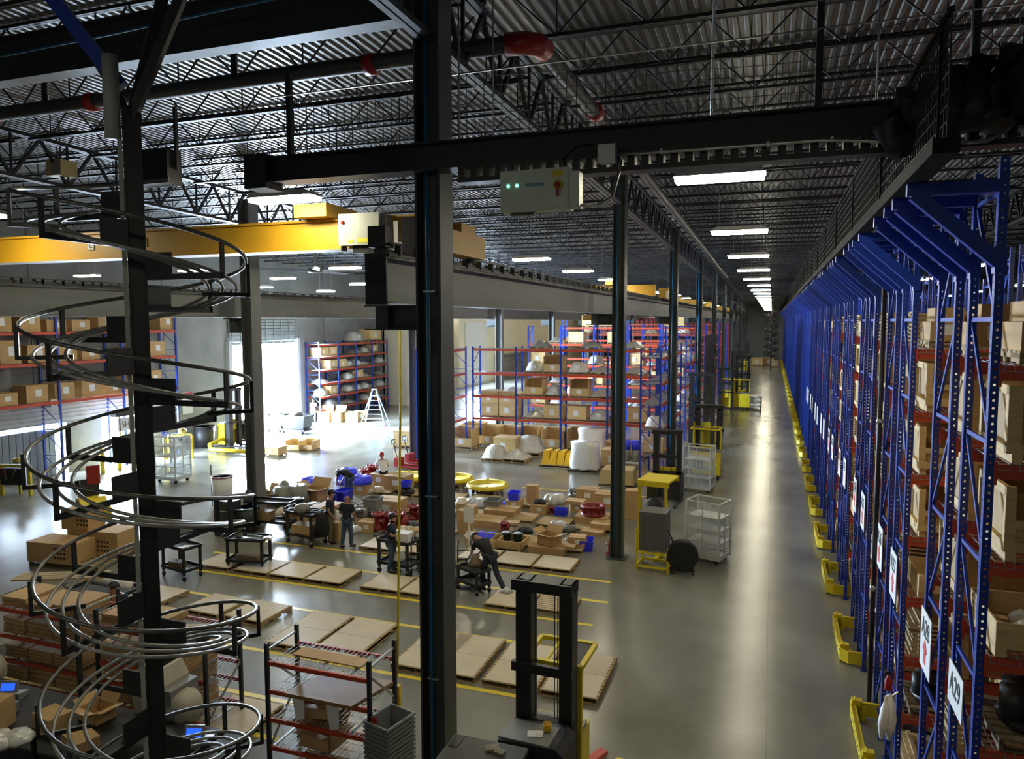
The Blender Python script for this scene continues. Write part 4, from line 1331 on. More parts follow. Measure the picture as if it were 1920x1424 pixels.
# loads in the rear racks (small)
for ri, (yy, xx, L_, lv) in enumerate([(50, -16.5, 9.6, [1.5, 3, 4.4, 5.9]), (57.5, -16, 10.5, [1.5, 3, 4.5, 6, 7]), (66, -16.5, 11, [1.6, 3.2, 4.8, 6.3])]):
    for zi, z in enumerate(lv):
        for j in range(int(L_ / 1.4)):
            if rnd.random() < .5:
                k = rnd.choice(['wrap', 'tent', 'crate', 'half'])
                PK[k].put((xx + .15 + j * 1.4, yy + .02, z + .015), 0, '%s, %s beam of the %s row back, place %s' % (PKN[k], ORD[zi], ORD[ri], ORD[j]), 'loads in the rear rack rows')
for zi, z in enumerate([1.1, 2.2, 3.4, 4.8]):
    for j in range(6):
        if rnd.random() < .8:
            k = rnd.choice(['wrap', 'tent', 'tent'])
            PK[k].put((-5.0, 46.8 + 1.45 * j, z + .015), PI / 2, '%s, shelf %s of the bright blue rack, place %s' % (PKN[k], ORD[zi], ORD[j]), 'loads on the bright blue rack', (1, 1, .8))

# ------------------------------------------------------------------ yellow floor lines
YL = mat('line_paint', (.8, .62, .04), .35, 0, .12, 3)
for i, (y, x0, x1) in enumerate([(10.45, -16, -8.2), (11.6, -14, -8), (13.32, -16.5, -4.5), (15.65, -16.5, -4.5), (17.18, -17, -4.0), (18.75, -17, -3.95), (20.28, -17, -4.2), (30.9, -10.5, -4.9)]):
    o = MB().box(x0, x1, y - .065, y + .065, 0, .002).build('floor_line', YL, None, (0, 0, .001)); o['kind'] = 'structure'

# ------------------------------------------------------------------ pallets with card sheets, laid in rows
def card_pallet(W, D, two=False, bare=False):
    t = thing('pallet', 'x', 'pallet')
    pallet_mesh(W, D, 9 if D < 1.5 else 14).build('deck', PINEP, t)
    if not bare:
        if two:
            MB().box(.05, W - .05, .02, D / 2 - .005, .131, .137).build('card_sheet', CARD2, t); MB().box(.04, W - .06, D / 2 + .005, D - .02, .131, .137).build('card_sheet', CARD2, t)
        else:
            MB().box(.04, W - .04, .03, D - .03, .131, .137).build('card_sheet', CARD2, t)
    return Proto(t)


PS, PL2, PB = card_pallet(1.2, 1.15), card_pallet(1.19, 1.92, True), card_pallet(1.05, 1.1, bare=True)
rows = [('A', PS, 20.5, [-6.65, -7.9, -9.15, -11.4, -12.65], 0, 'card-covered pallet in the back row'),
        ('B', PS, 17.32, [-6.95, -9.45, -10.68, -12.5, -13.75, -15.0, -16.4], 0, 'card-covered pallet in the second row from the back'),
        ('D', PS, 14.42, [-12.85, -14.2, -16.2], 3, 'card-covered pallet in the left part of the middle row'),
        ('C', PL2, 13.5, [-10.87, -9.62, -7.6, -6.72, -5.47, -4.22], 0, 'long card-covered pallet of two sheets in the front row'),
        ('E', PS, 10.15, [-9.9, -7.4], 0, 'card-covered pallet nearest the camera')]
for (nm, P, y, xs, rz, lab) in rows:
    for i, x in enumerate(sorted(xs, reverse=True)):
        if nm == 'C' and x == -6.72: continue
        P.put((x, y, 0), R(-rz if nm == 'D' else random.uniform(-.6, .6)), '%s, %s from the right' % (lab, ORD[i]), 'card-covered pallets on the floor')
PL2.put((-6.82, 13.5, 0), 0, 'long card-covered pallet of two sheets partly behind the nearest column', 'card-covered pallets on the floor')
PB.put((-5.68, 17.45, 0), 0, 'bare slat pallet at the right end of the second row', 'card-covered pallets on the floor')
o = MB().add([(0, 0, 0), (.3, -.05, .02), (.38, .2, 0), (.1, .28, .02), (.17, .12, .16), (.12, .2, .1)], [(0, 1, 4), (1, 2, 4), (2, 3, 5, 4), (3, 0, 4, 5), (0, 3, 2, 1)], True).build('plastic_bag', WRAP, None, tuple(onz(935, 1112, .14)))
tag(o, 'crumpled white plastic bag on a pallet beside the bending man', 'plastic bag')

# ------------------------------------------------------------------ goods on the open pallets
def tote(w=.42, d=.6, h=.32, m_=BLUEPL, t_=.02):
    t = thing('plastic_tote', 'x', 'tote')
    a, b = w / 2, d / 2
    m = MB()
    o_ = [(-a * .88, -b * .9), (a * .88, -b * .9), (a * .88, b * .9), (-a * .88, b * .9)]; i_ = [(-a, -b), (a, -b), (a, b), (-a, b)]
    vs = [(x, y, 0) for x, y in o_] + [(x, y, h) for x, y in i_] + [(x * .93, y * .95, h) for x, y in i_] + [(x * .9, y * .92, .02) for x, y in o_]
    fs = [(3, 2, 1, 0)] + [(i, (i + 1) % 4, 4 + (i + 1) % 4, 4 + i) for i in range(4)] + [(4 + i, 4 + (i + 1) % 4, 8 + (i + 1) % 4, 8 + i) for i in range(4)] + [(8 + i, 8 + (i + 1) % 4, 12 + (i + 1) % 4, 12 + i) for i in range(4)] + [(12, 13, 14, 15)]
    m.add(vs, fs); m.build('tub', m_, t)
    r = MB().box(-a - .015, a + .015, -b - .015, -b + .01, h - .04, h).box(-a - .015, a + .015, b - .01, b + .015, h - .04, h).box(-a - .015, -a + .01, -b, b, h - .04, h).box(a - .01, a + .015, -b, b, h - .04, h)
    r.build('rim', m_, t)
    rr = MB()
    for x in (-.25, 0, .25): rr.box(x * w - .01, x * w + .01, -b * .98, -b * .9, .03, h - .04)
    rr.build('ribs', m_, t)
    return Proto(t)


def pail():
    t = thing('parts_pail', 'x', 'pail')
    MB().lathe([(.13, 0), (.17, .38), (.18, .38), (.18, .41), (.165, .41), (.14, .05), (0, .05)], 16).build('pail', TEALPL, t)
    MB().lathe([(.0, .42), (.1, .42), (.15, .38)], 12).build('contents', GALV, t)
    return Proto(t)


def open_carton(w=.55, d=.45, h=.3):
    t = thing('open_carton', 'x', 'box')
    a, b = w / 2, d / 2
    MB().box(-a, a, -b, -b + .01, 0, h).box(-a, a, b - .01, b, 0, h).box(-a, -a + .01, -b, b, 0, h).box(a - .01, a, -b, b, 0, h).box(-a, a, -b, b, 0, .01).build('walls', CARD, t)
    for nm, pts in (('flap', [(-a, -b, h), (a, -b, h), (a, -b - .2, h + .05), (-a, -b - .2, h + .05)]), ('flap', [(-a, b, h), (a, b, h), (a, b + .12, h + .2), (-a, b + .12, h + .2)]),
                    ('flap', [(a, -b, h), (a, b, h), (a + .22, b, h + .06), (a + .22, -b, h + .06)]), ('flap', [(-a, -b, h), (-a, b, h), (-a - .18, b, h + .12), (-a - .18, -b, h + .12)])):
        m = MB(); p = [Vector(q) for q in pts]; m.add([tuple(q) for q in p] + [tuple(q + Vector((0, 0, .008))) for q in p], [(0, 1, 2, 3), (7, 6, 5, 4), (0, 4, 5, 1), (1, 5, 6, 2), (2, 6, 7, 3), (3, 7, 4, 0)]); m.build(nm, CARD, t)
    return Proto(t)


def pile(m_, name='wrapped_parts', r=.35, h=.3, seed=1, cat='parts'):
    t = thing(name, 'x', cat); rnd = random.Random(seed); m = MB()
    for i in range(4):
        a = rnd.uniform(0, 6.28); q = (math.cos(a) * r * .45, math.sin(a) * r * .4, 0); s_ = rnd.uniform(.5, .8) * r
        m.lathe([(s_ * .9, 0), (s_, h * .35), (s_ * .7, h * rnd.uniform(.7, 1)), (s_ * .2, h * rnd.uniform(.85, 1.15)), (.001, h)], 7, q)
    m.build('bundle', m_, t)
    return Proto(t)


def casting(m_, name='pipe_fitting', r=.22, h=.42, seed=2):
    t = thing(name, 'x', 'machine part'); m = MB()
    m.lathe([(r * .5, 0), (r, 0), (r * 1.02, .05), (r * .62, .08), (r * .7, h * .5), (r * .62, h - .08), (r, h - .05), (r, h), (r * .5, h), (r * .45, h * .5)], 14)
    m.lathe([(0, 0), (r * .5, 0), (r * .5, r * .9), (r * .75, r * .9), (r * .75, r * 1.1), (0, r * 1.1)], 12, (0, -r * .2, h * .5), axis='X')
    m.build('casting', m_, t)
    b = MB()
    for i in range(8): b.lathe([(.018, 0), (.018, .05), (0, .05)], 6, (math.cos(i * .785) * r * .86, math.sin(i * .785) * r * .86, h))
    b.build('bolts', m_, t)
    return Proto(t)


G = {'tote': (tote(), 'box'), 'smalltote': (tote(.34, .4, .24),), 'gtote': (tote(.5, .5, .4, GREYPL),), 'pail': (pail(),), 'ocar': (open_carton(),), 'car': (carton(.55, .45, .32, tape=True),), 'tall': (carton(.42, .42, .85, lab=False),),
     'flat': (carton(.8, .6, .16, lab=False),), 'bag': (pile(WRAP),), 'rpile': (casting(REDC),), 'gpile': (casting(GREYC, r=.28, h=.3),), 'bpile': (pile(BLUEPL, 'blue_plastic_sheet', .4, .28, 5, 'plastic sheet'),),
     'kpile': (pile(BLACKPL, 'black_parts', .3, .25, 7),), 'gbag': (pile(GREYC, 'grey_parts', .4, .42, 9),), 'ppile': (pile(CARD2, 'paper_padding', .3, .25, 11, 'packing paper'),)}


_t = thing('flanged_ring', 'x', 'machine part')
MB().lathe([(.3, .02), (.3, .32), (.36, .36), (.46, .36), (.46, .30), (.38, .28), (.38, .08), (.46, .06), (.46, 0), (.34, 0), (.3, .02)], 28).build('ring', REDC, _t)
for _i in range(8): MB().box(.37, .44, -.015, .015, .06, .3).build('rib', REDC, _t, (0, 0, 0), _i * PI / 4)
G['ring'] = (Proto(_t),)


def lowbox(W=1.1, D=.85, H=.32):
    t = thing('pine_tray', 'x', 'tray')
    MB().box(0, W, 0, .03, .06, H).box(0, W, D - .03, D, .06, H).box(0, .03, 0, D, .06, H).box(W - .03, W, 0, D, .06, H).box(0, W, 0, D, .06, .09).build('sides', PINE, t)
    MB().box(.05, .15, 0, D, 0, .06).box(W - .15, W - .05, 0, D, 0, .06).build('skid', PINE, t)
    return Proto(t)


LB = lowbox()
openpal = card_pallet(1.2, 1.1, bare=True)
# (x,y) of the open pallets that carry the goods: three rows behind the aligned ones
pal = []
for i, (x, y) in enumerate([(-6.2, 22.9), (-7.6, 22.9), (-10.9, 22.7), (-12.4, 22.8), (-13.9, 23.0), (-15.4, 23.2),
                            (-6.0, 25.4), (-7.4, 25.5), (-8.8, 25.7), (-10.2, 25.6), (-12.0, 25.3), (-13.6, 25.4), (-15.1, 25.6),
                            (-9.6, 27.9), (-11.2, 28.0), (-12.7, 27.9), (-14.3, 28.0), (-16.0, 27.9), (-14.9, 30.1), (-16.5, 30.2)]):
    row = 'front' if y < 24 else 'middle' if y < 27 else 'back'
    pal.append((x, y))
    openpal.put((x - .6, y - .5, 0), R(random.uniform(-3, 3)), 'slat pallet carrying loose goods, %s goods row, %s from the right' % (row, ORD[i % 7]), 'slat pallets under the loose goods')

goods = [  # kind, px, py(base), z, rz, scale, label
    ('tote', 1100, 1030, .15, 10, 1.05, 'empty blue tote at the right end of the front goods row'), ('car', 1083, 1022, .15, 5, 1.0, 'small carton behind the right blue tote'), ('flat', 1062, 1027, .15, 0, .8, 'flat carton left of the right blue tote'),
    ('gpile', 1070, 1018, .2, 0, .7, 'grey fitting behind the flat carton'), ('flat', 1030, 1034, .15, 0, 1.5, 'wide card-topped box under the open carton, front row'), ('ocar', 1018, 1014, .4, -20, 1.1, 'open carton with raised flaps on the wide box'),
    ('bag', 1047, 992, .15, 0, .9, 'white bag with parts behind the open carton'), ('kpile', 1052, 1000, .15, 0, .6, 'dark parts beside the white bag'), ('gbag', 1068, 998, .15, 0, .6, 'grey parcel right of the white bag'),
    ('pail', 950, 1020, .15, 0, 1.0, 'left of two teal pails in the front goods row'), ('pail', 971, 1022, .15, 0, 1.0, 'right of two teal pails in the front goods row'), ('bpile', 912, 1014, .2, 0, 1.05, 'blue plastic tub heap right of the nearest column'),
    ('rpile', 945, 998, .15, 0, .8, 'red casting behind the teal pails'), ('ppile', 962, 995, .2, 0, .9, 'white packing behind the teal pails'), ('kpile', 985, 1000, .15, 0, .9, 'dark fittings right of the teal pails'), ('flat', 968, 978, .3, 12, .6, 'small flat carton on top of the parts behind the pails'),
    ('flat', 915, 984, .15, 0, 1.55, 'long low pine-coloured box right of the nearest column'), ('tall', 872, 1000, .15, 0, 1.0, 'tall carton just right of the nearest column'), ('ppile', 885, 1008, .15, 0, .8, 'crumpled paper beside the tall carton'),
    ('tall', 866, 972, .15, 0, .7, 'round topped carton behind the tall one'), ('flat', 1112, 1002, .15, 0, 1.0, 'flat crate top with a white disc, right of front row'), ('rpile', 1148, 1040, .15, 0, .9, 'red valve at the foot of the second column'),
    # middle row
    ('gtote', 925, 958, .15, 0, 1.2, 'big grey tub in the middle goods row'), ('bpile', 941, 950, .15, 0, .7, 'blue wrapped parcel right of the grey tub'), ('smalltote', 964, 938, .45, 5, 1.3, 'blue tote standing on a carton, middle row'),
    ('car', 965, 953, .15, 0, 1.1, 'carton below the raised blue tote'), ('flat', 942, 966, .1, 0, 1.5, 'wide low pine box in the middle goods row'), ('tall', 999, 948, .15, 3, 1.0, 'tall upright carton with tape in the middle row'),
    ('kpile', 1019, 947, .3, 0, .8, 'black fitting right of the tall upright carton'), ('car', 1012, 962, .15, 0, 1.1, 'carton under the black fitting'), ('bag', 1040, 945, .15, 0, 1.3, 'large white bundle behind the blue tote'),
    ('rpile', 1034, 963, .15, 0, .6, 'small red part left of the blue tote'), ('tote', 1052, 966, .15, 90, .8, 'blue tote in the middle of the goods, right of the white bundle'), ('car', 1080, 958, .2, 20, .9, 'tilted carton right of the blue tote'),
    ('flat', 1083, 942, .3, 0, .9, 'flat carton behind the tilted one'), ('gpile', 1075, 930, .15, 0, .9, 'dark grey box behind the flat carton'), ('car', 1103, 938, .15, 0, 1.6, 'long carton behind the red ring'),
    ('ring', 1106, 968, .32, 0, 1.0, 'big red ring casting left of the second column'), ('flat', 1112, 978, .12, 0, 1.5, 'wide pine box beneath the red ring'), ('flat', 1135, 990, .12, 0, 1.2, 'second pine box in front of the red ring'),
    ('car', 1140, 950, .15, 0, 1.8, 'large wrapped carton left of the second column'), ('tall', 1187, 972, .15, 0, 1.3, 'tall carton right of the second column'),
    ('bag', 893, 952, .15, 0, 1.2, 'paper and bags at the left of the middle row, right of the nearest column'), ('ppile', 872, 950, .15, 0, 1.3, 'crumpled kraft paper right of the nearest column'), ('car', 880, 963, .15, 0, 1.0, 'carton right beside the nearest column, middle row'),
    # left of the nearest column
    ('rpile', 712, 990, .15, 0, 1.3, 'red flanged casting behind the man with the cart'), ('rpile', 746, 992, .15, 0, 1.4, 'long red casting beside the yellow cable'), ('rpile', 776, 973, .15, 0, 1.2, 'red casting just left of the nearest column'),
    ('rpile', 735, 992, .15, 30, 1.3, 'red casting touching the long red one'), ('car', 732, 965, .15, 0, 2.0, 'pine crate carrying the grey drum stack'), ('gtote', 736, 942, .75, 0, 1.1, 'grey ring stack on the pine crate'),
    ('gpile', 675, 972, .15, 0, 1.4, 'grey castings behind the two talking men'), ('gpile', 700, 972, .15, 0, 1.2, 'grey green castings right of the two talking men'), ('gtote', 690, 968, .15, 0, 1.2, 'stack of grey bins behind the two talking men'),
    ('car', 692, 996, .15, 0, 1.2, 'carton right of the two talking men'), ('bag', 668, 998, .15, 0, .8, 'white bag held low beside the bald man'), ('ppile', 760, 1000, .15, 0, 1.0, 'paper wrapped parts left of the nearest column'), ('kpile', 775, 992, .15, 0, 1.0, 'black fittings left of the nearest column'),
    ('car', 785, 1010, .15, 20, 1.1, 'open kraft box left of the nearest column'), ('car', 680, 925, .15, 0, 1.4, 'long carton behind the bending man'), ('ppile', 700, 925, .15, 0, 1.2, 'brown paper heap right of the long carton'), ('car', 748, 915, .15, 0, 1.9, 'big carton before the left yellow disc'),
    ('car', 715, 908, .15, 0, 1.6, 'carton in front of the man in the red cap'), ('kpile', 762, 925, .15, 0, 1.2, 'black fittings left of the nearest column, back row'), ('smalltote', 783, 918, .3, 0, 1.0, 'blue tote peeping out left of the nearest column'),
    ('rpile', 700, 898, .15, 0, 1.5, 'red castings left of the man in the red cap'), ('rpile', 684, 900, .15, 0, 1.2, 'orange-red parts at the back goods row'), ('bpile', 655, 905, .15, 0, 1.5, 'blue plastic sheet bundle in the back row'), ('bpile', 668, 912, .3, 0, 1.2, 'blue plastic sheet right of the blue bundle'),
    ('bpile', 600, 905, .4, 0, 1.3, 'blue bags piled at the far left of the goods'), ('bpile', 618, 897, .4, 0, 1.0, 'violet blue bag beside the piled blue bags'), ('ocar', 588, 925, .15, 25, 1.2, 'large open carton at the left of the back row'),
    ('ocar', 590, 938, .15, -5, 1.7, 'open carton with pale inside behind the teal pails'), ('tote', 612, 943, .3, 0, 1.2, 'blue tote behind the dark-haired man'), ('tote', 640, 942, .3, 0, 1.2, 'blue tote behind the bald man'), ('tote', 628, 944, .3, 15, 1.1, 'blue tote between the two talking men'),
    ('pail', 574, 958, .45, 0, 1.2, 'left teal pail by the grey heap'), ('pail', 591, 957, .45, 0, 1.2, 'right teal pail by the tall carton'), ('flat', 575, 962, .15, 0, 1.6, 'flat carton under the left teal pails'),
    ('gbag', 545, 945, .15, 0, 2.0, 'grey heap of wrapped parts left of the teal pails'), ('ocar', 515, 945, .15, 10, 1.5, 'open cartons behind the black utility cart'), ('tall', 597, 1000, .02, 0, 1.15, 'tall narrow carton left of the two talking men'),
    ('gtote', 553, 972, .15, 0, 1.2, 'round grey tray behind the utility cart'), ('car', 560, 985, .15, 0, 1.6, 'carton behind the cart with the black coat'), ('car', 620, 965, .15, 0, 1.4, 'carton between the two talking men'), ('tall', 632, 1015, .02, 0, .8, 'brown carton held between the two talking men'),
    ('rpile', 590, 985, .2, 0, .8, 'red and white parts beside the tall narrow carton'), ('ppile', 535, 968, .15, 0, 1.2, 'white packing on the pallet behind the utility cart'), ('gpile', 643, 950, .15, 0, 1.0, 'grey part behind the bald man'), ('car', 460, 945, .02, 0, 1.4, 'carton beyond the black bin, left of the far column')]
TOPH = {'ring': .34, 'tote': .32, 'smalltote': .24, 'gtote': .4, 'pail': .42, 'ocar': .3, 'car': .324, 'tall': .854, 'flat': .164, 'bag': .3, 'rpile': .42, 'gpile': .3, 'bpile': .28, 'kpile': .25, 'gbag': .42, 'ppile': .25}
placed = []
for (k, px, py, z, rz, s_, lab) in sorted(goods, key=lambda g: g[3] > .2):
    q = onz(px, py, z)
    if z > .2:
        zz, qx, qy = min(placed, key=lambda p: (p[1] - q.x) ** 2 + (p[2] - q.y) ** 2 + (p[0] - z) ** 2)
        q = Vector((qx, qy, zz)); z = zz
    elif any(abs(q.x - a) < .68 and abs(q.y - b - .05) < .62 for a, b in pal): z = .132
    else: z = 0.; q = onz(px, py, 0)
    G[k][0].put((q.x, q.y, z + .001), R(rz), lab, None, (s_, s_, s_))
    placed.append((z + TOPH[k] * s_, q.x, q.y))
for (px, py, lab) in ((898, 1030, 'long shallow pine tray right of the nearest column'), (945, 1033, 'shallow pine tray holding the teal pails')):
    q = onz(px, py); LB.put((q.x - .5, q.y, 0), 0, lab, None)
# yellow discs
disc = thing('yellow_disc', 'x', 'machine part')
MB().lathe([(.13, .06), (.16, .1), (.6, .07), (.66, .12), (.82, .12), (.86, .04), (.84, 0), (.13, 0), (.13, .06)], 40).build('ring_cover', YELLOW, disc)
m = MB()
for a in range(0, 360, 90): m.cbox((math.cos(R(a)) * .74, math.sin(R(a)) * .74, .13), (.1, .1, .03), R(a))
m.build('pads', YELLOW, disc)
DP = Proto(disc)
for (px, py, lab) in ((914, 913, 'right large yellow disc beside the blue tote'), (763, 897, 'left large yellow disc behind the yellow cable'), (850, 900, 'middle yellow disc mostly behind the nearest column')):
    q = onz(px, py, .3); DP.put(tuple(q), R(20), lab, 'large yellow discs', (1.08, 1.08, 1.3))
    PB.put((q.x - .52, q.y - .55, .0), 0, 'pallet beneath the %s' % lab.split(' beside')[0].split(' behind')[0].split(' mostly')[0], None, (1, 1, 2.2))

# ------------------------------------------------------------------ utility carts, bins
def cart(label, loc, rz, L_=.95, W=.55, H=.85, scale=1.15):
    t = thing('utility_cart', label, 'cart', loc, rz)
    t.scale = (scale,) * 3
    for z, nm in ((H - .07, 'top_tray'), (.22, 'bottom_tray')):
        MB().box(-L_ / 2, L_ / 2, -W / 2, W / 2, z, z + .02).box(-L_ / 2, L_ / 2, -W / 2, -W / 2 + .02, z, z + .08).box(-L_ / 2, L_ / 2, W / 2 - .02, W / 2, z, z + .08).box(-L_ / 2, -L_ / 2 + .02, -W / 2, W / 2, z, z + .08).box(L_ / 2 - .02, L_ / 2, -W / 2, W / 2, z, z + .08).build(nm, BLACKPL, t)
    for x in (-L_ / 2 + .05, L_ / 2 - .05):
        for y in (-W / 2 + .04, W / 2 - .04):
            MB().box(x - .035, x + .035, y - .025, y + .025, .15, H - .05).build('leg', BLACKPL, t)
            w_ = MB().lathe([(.01, -.018), (.06, -.018), (.06, .018), (.01, .018)], 12, (x, y, .06), axis='Y').build('wheel', TYRE, t)
            MB().box(x - .02, x + .02, y - .025, y + .025, .09, .16).build('caster_fork', GALV, t)
    MB().tube([(-L_ / 2, -W / 2 + .06, H - .02), (-L_ / 2 - .14, -W / 2 + .08, H + .05), (-L_ / 2 - .14, W / 2 - .08, H + .05), (-L_ / 2, W / 2 - .06, H - .02)], .016, 6).build('handle', BLACKPL, t)
    return t


def at(px, py, z=0.0):
    q = onz(px, py, z); return (q.x, q.y, z)


def loose(name, label, cat, loc, builder, m_, rz=0):
    mb = MB(); builder(mb); o = mb.build(name, m_, None, loc, rz); return tag(o, label, cat)


def vise(mb):
    mb.lathe([(.1, 0), (.12, .05), (.08, .1), (.09, .22), (.13, .26), (.13, .34), (.06, .36)], 12); mb.lathe([(0, -.2), (.05, -.2), (.05, .2), (0, .2)], 8, (0, 0, .3), axis='X')


C_ = cart('black two-tray utility cart with papers, left beside the spiral chute', at(342, 1080), R(-12))
loose('grinder', 'grey machine on the cart beside the spiral chute', 'machine', (C_.location.x - .42, C_.location.y + .05, .92), vise, GREYC)
loose('paper_sheet', 'white papers on the cart beside the spiral chute', 'paper', (C_.location.x + .25, C_.location.y, .922), lambda m: m.cbox((0, 0, 0), (.3, .2, .008), .4).cbox((-.1, -.2, .003), (.2, .14, .008), -.1), PAPER)
loose('open_carton', 'brown box with white liner on the lower tray of the left cart', 'box', (C_.location.x - .15, C_.location.y - .02, .28), lambda m: m.box(-.22, .22, -.14, .14, 0, .16), OLDW)
C_ = cart('black utility cart with grey grinder, between the two left card pallet rows', at(468, 1065), R(12), 1.05)
loose('grinder', 'grey grinder on the left end of the second cart', 'machine', (C_.location.x - .35, C_.location.y, .92), vise, GREYC)
loose('parts_tray', 'pale tray of small parts on the second cart', 'tray', (C_.location.x + .12, C_.location.y, .93), lambda m: m.box(-.3, .3, -.16, .16, 0, .015).box(-.3, .3, -.16, -.14, 0, .06).box(-.3, .3, .14, .16, 0, .06), GALV)
loose('power_box', 'small white socket box on the right end of the second cart', 'power box', (C_.location.x + .62, C_.location.y + .1, .93), lambda m: m.cbox((0, 0, .03), (.24, .2, .06), .2).cbox((0, 0, .065), (.08, .1, .012), .2), WHITEP)
loose('parts_box', 'dark wooden parts box on the lower tray of the second cart', 'box', (C_.location.x, C_.location.y, .28), lambda m: m.box(-.4, .4, -.15, .15, 0, .14), OLDW)
C_ = cart('black utility cart with brown box and black coat, left of the two talking men', at(575, 1018), R(-14), 1.0, scale=1.3)
loose('parts_bin', 'grey round machine part on the cart with the black coat', 'machine part', (C_.location.x - .15, C_.location.y, 1.04), lambda m: m.lathe([(.28, 0), (.3, .1), (.22, .25), (0, .3)], 14), GREYC)
loose('carton', 'brown carton on the lower shelf of the cart with the black coat', 'box', (C_.location.x, C_.location.y - .02, .33), lambda m: m.box(-.38, .36, -.28, .26, 0, .34), CARD)
loose('coat', 'black coat hanging on the right end of the cart by the talking men', 'coat', (C_.location.x + .72, C_.location.y - .15, .35), lambda m: m.lathe([(.2, 0), (.24, .2), (.2, .6), (.1, .8), (0, .82)], 9), BLKSH)
loose('cable_coil', 'black coiled cable on top of the cart by the talking men', 'cable', (C_.location.x + .3, C_.location.y, 1.06), lambda m: m.tube([(.25 * math.cos(a * .4), .2 * math.sin(a * .4), .02 + .004 * a) for a in range(32)], .02, 6), BLACKPL)
C_ = cart('black utility cart loaded with boxes beside the black bin, left of the grey heap', at(512, 992), R(8), 1.3, scale=1.25)
loose('carton', 'small orange brown carton on the cart beside the black bin', 'box', (C_.location.x - .35, C_.location.y, .33), lambda m: m.box(-.3, .3, -.2, .2, 0, .32), CARD)
loose('jacket', 'green and black jacket draped at the left end of the cart beside the black bin', 'jacket', (C_.location.x - .95, C_.location.y - .1, 0), lambda m: m.lathe([(.14, 0), (.2, .1), (.16, .5), (.24, .8), (.2, 1.15), (.08, 1.4), (0, 1.42)], 9), DJEAN)
C_ = cart('black cart with white box top, beside the man in navy at the yellow cable', at(748, 1072), R(-8), .95, scale=1.2)
loose('flywheel', 'pale domed part on the cart beside the man at the yellow cable', 'machine part', (C_.location.x - .02, C_.location.y + .1, 1.0), lambda m: m.lathe([(.28, 0), (.28, .05), (.2, .2), (0, .26)], 18), BOXG)
loose('white_box', 'white paper-covered box on the cart left of the nearest column', 'box', (C_.location.x + .28, C_.location.y - .1, .98), lambda m: m.box(-.18, .18, -.2, .2, 0, .28), PAPER)
loose('plastic_bag', 'clear plastic bag on the lower shelf of the cart left of the nearest column', 'plastic bag', (C_.location.x, C_.location.y, .34), lambda m: m.lathe([(.2, 0), (.26, .1), (.15, .26), (0, .3)], 8), WRAP)


def handtruck(label, loc, rz):
    t = thing('hand_truck', label, 'hand truck', loc, rz)
    for x in (-.2, .2):
        MB().tube([(x, 0, .12), (x, .02, 1.1), (x * .8, .1, 1.3)], .022, 6).build('side_rail', BLACKPL, t)
        MB().lathe([(.02, -.04), (.13, -.04), (.14, 0), (.13, .04), (.02, .04)], 14, (x * 1.3, .05, .14), axis='X').build('wheel', TYRE, t)
    m = MB()
    for z in (.3, .55, .8, 1.05): m.bar((-.2, .0, z), (.2, .0, z), .03)
    m.build('rung', BLACKPL, t)
    MB().box(-.22, .22, -.22, 0, .03, .05).build('toe_plate', BLACKPL, t)
    return t


handtruck('black hand truck just left of the nearest column, behind the carts', at(784, 1088), R(10))
handtruck('black hand truck just right of the nearest column before the bending man', at(872, 1100), R(30))
C_ = cart('low black cart with a gearbox in front of the bending man', at(888, 1108), R(-25), .8, .5, .62, 1.1)
loose('gearbox', 'brown and grey gearbox the bending man works on', 'machine part', (C_.location.x + .05, C_.location.y, .72), lambda m: m.lathe([(.2, 0), (.22, .12), (.12, .2), (.14, .3), (0, .32)], 10), OLDW)
loose('clipboard_stand', 'white papers on a stand right of the nearest column', 'paper', at(880, 1030, 0), lambda m: m.box(-.02, .02, -.02, .02, 0, 1.1).cbox((0, -.03, 1.15), (.36, .02, .5)), PAPER)


def bin_(label, loc, r, h, m_, lid=None):
    t = thing('waste_bin', label, 'bin', loc)
    MB().lathe([(r * .82, 0), (r, h), (r * .95, h), (r * .78, .03), (0, .03)], 24).build('barrel', m_, t)
    MB().lathe([(r * 1.05, h - .03), (r * 1.05, h + .01), (r * .96, h + .01), (r * .96, h - .03), (r * 1.05, h - .03)], 24).build('rim', lid or m_, t)
    return t


bin_('black open-topped bin left of the jacket-draped cart', at(461, 1000), .42, .95, BLACKPL, mat('bin_rim', (.3, .42, .5), .5, 0, 0))
b = bin_('tall white bin with red rim and side handles, left of the far column', at(418, 950), .42, 1.25, WHITEP, REDP)
MB().bar((-.44, -.1, 0), (-.46, -.1, 1.7), .03).build('handle_pole', BLACKPL, b)
bin_('round black bin by the concrete wall left of the yellow stacker', at(384, 838), .62, 1.25, BLACKPL)
t = thing('black_locker', 'squat black cabinet with white labels left of the black bin, behind the chute', 'cabinet', at(428, 1003))
MB().box(-.38, .38, -.25, .25, 0, 1.25).build('body', BLACKPL, t)
MB().bar((-.3, -.26, .9), (.3, -.26, .9), .02).build('handle', SILVER, t)

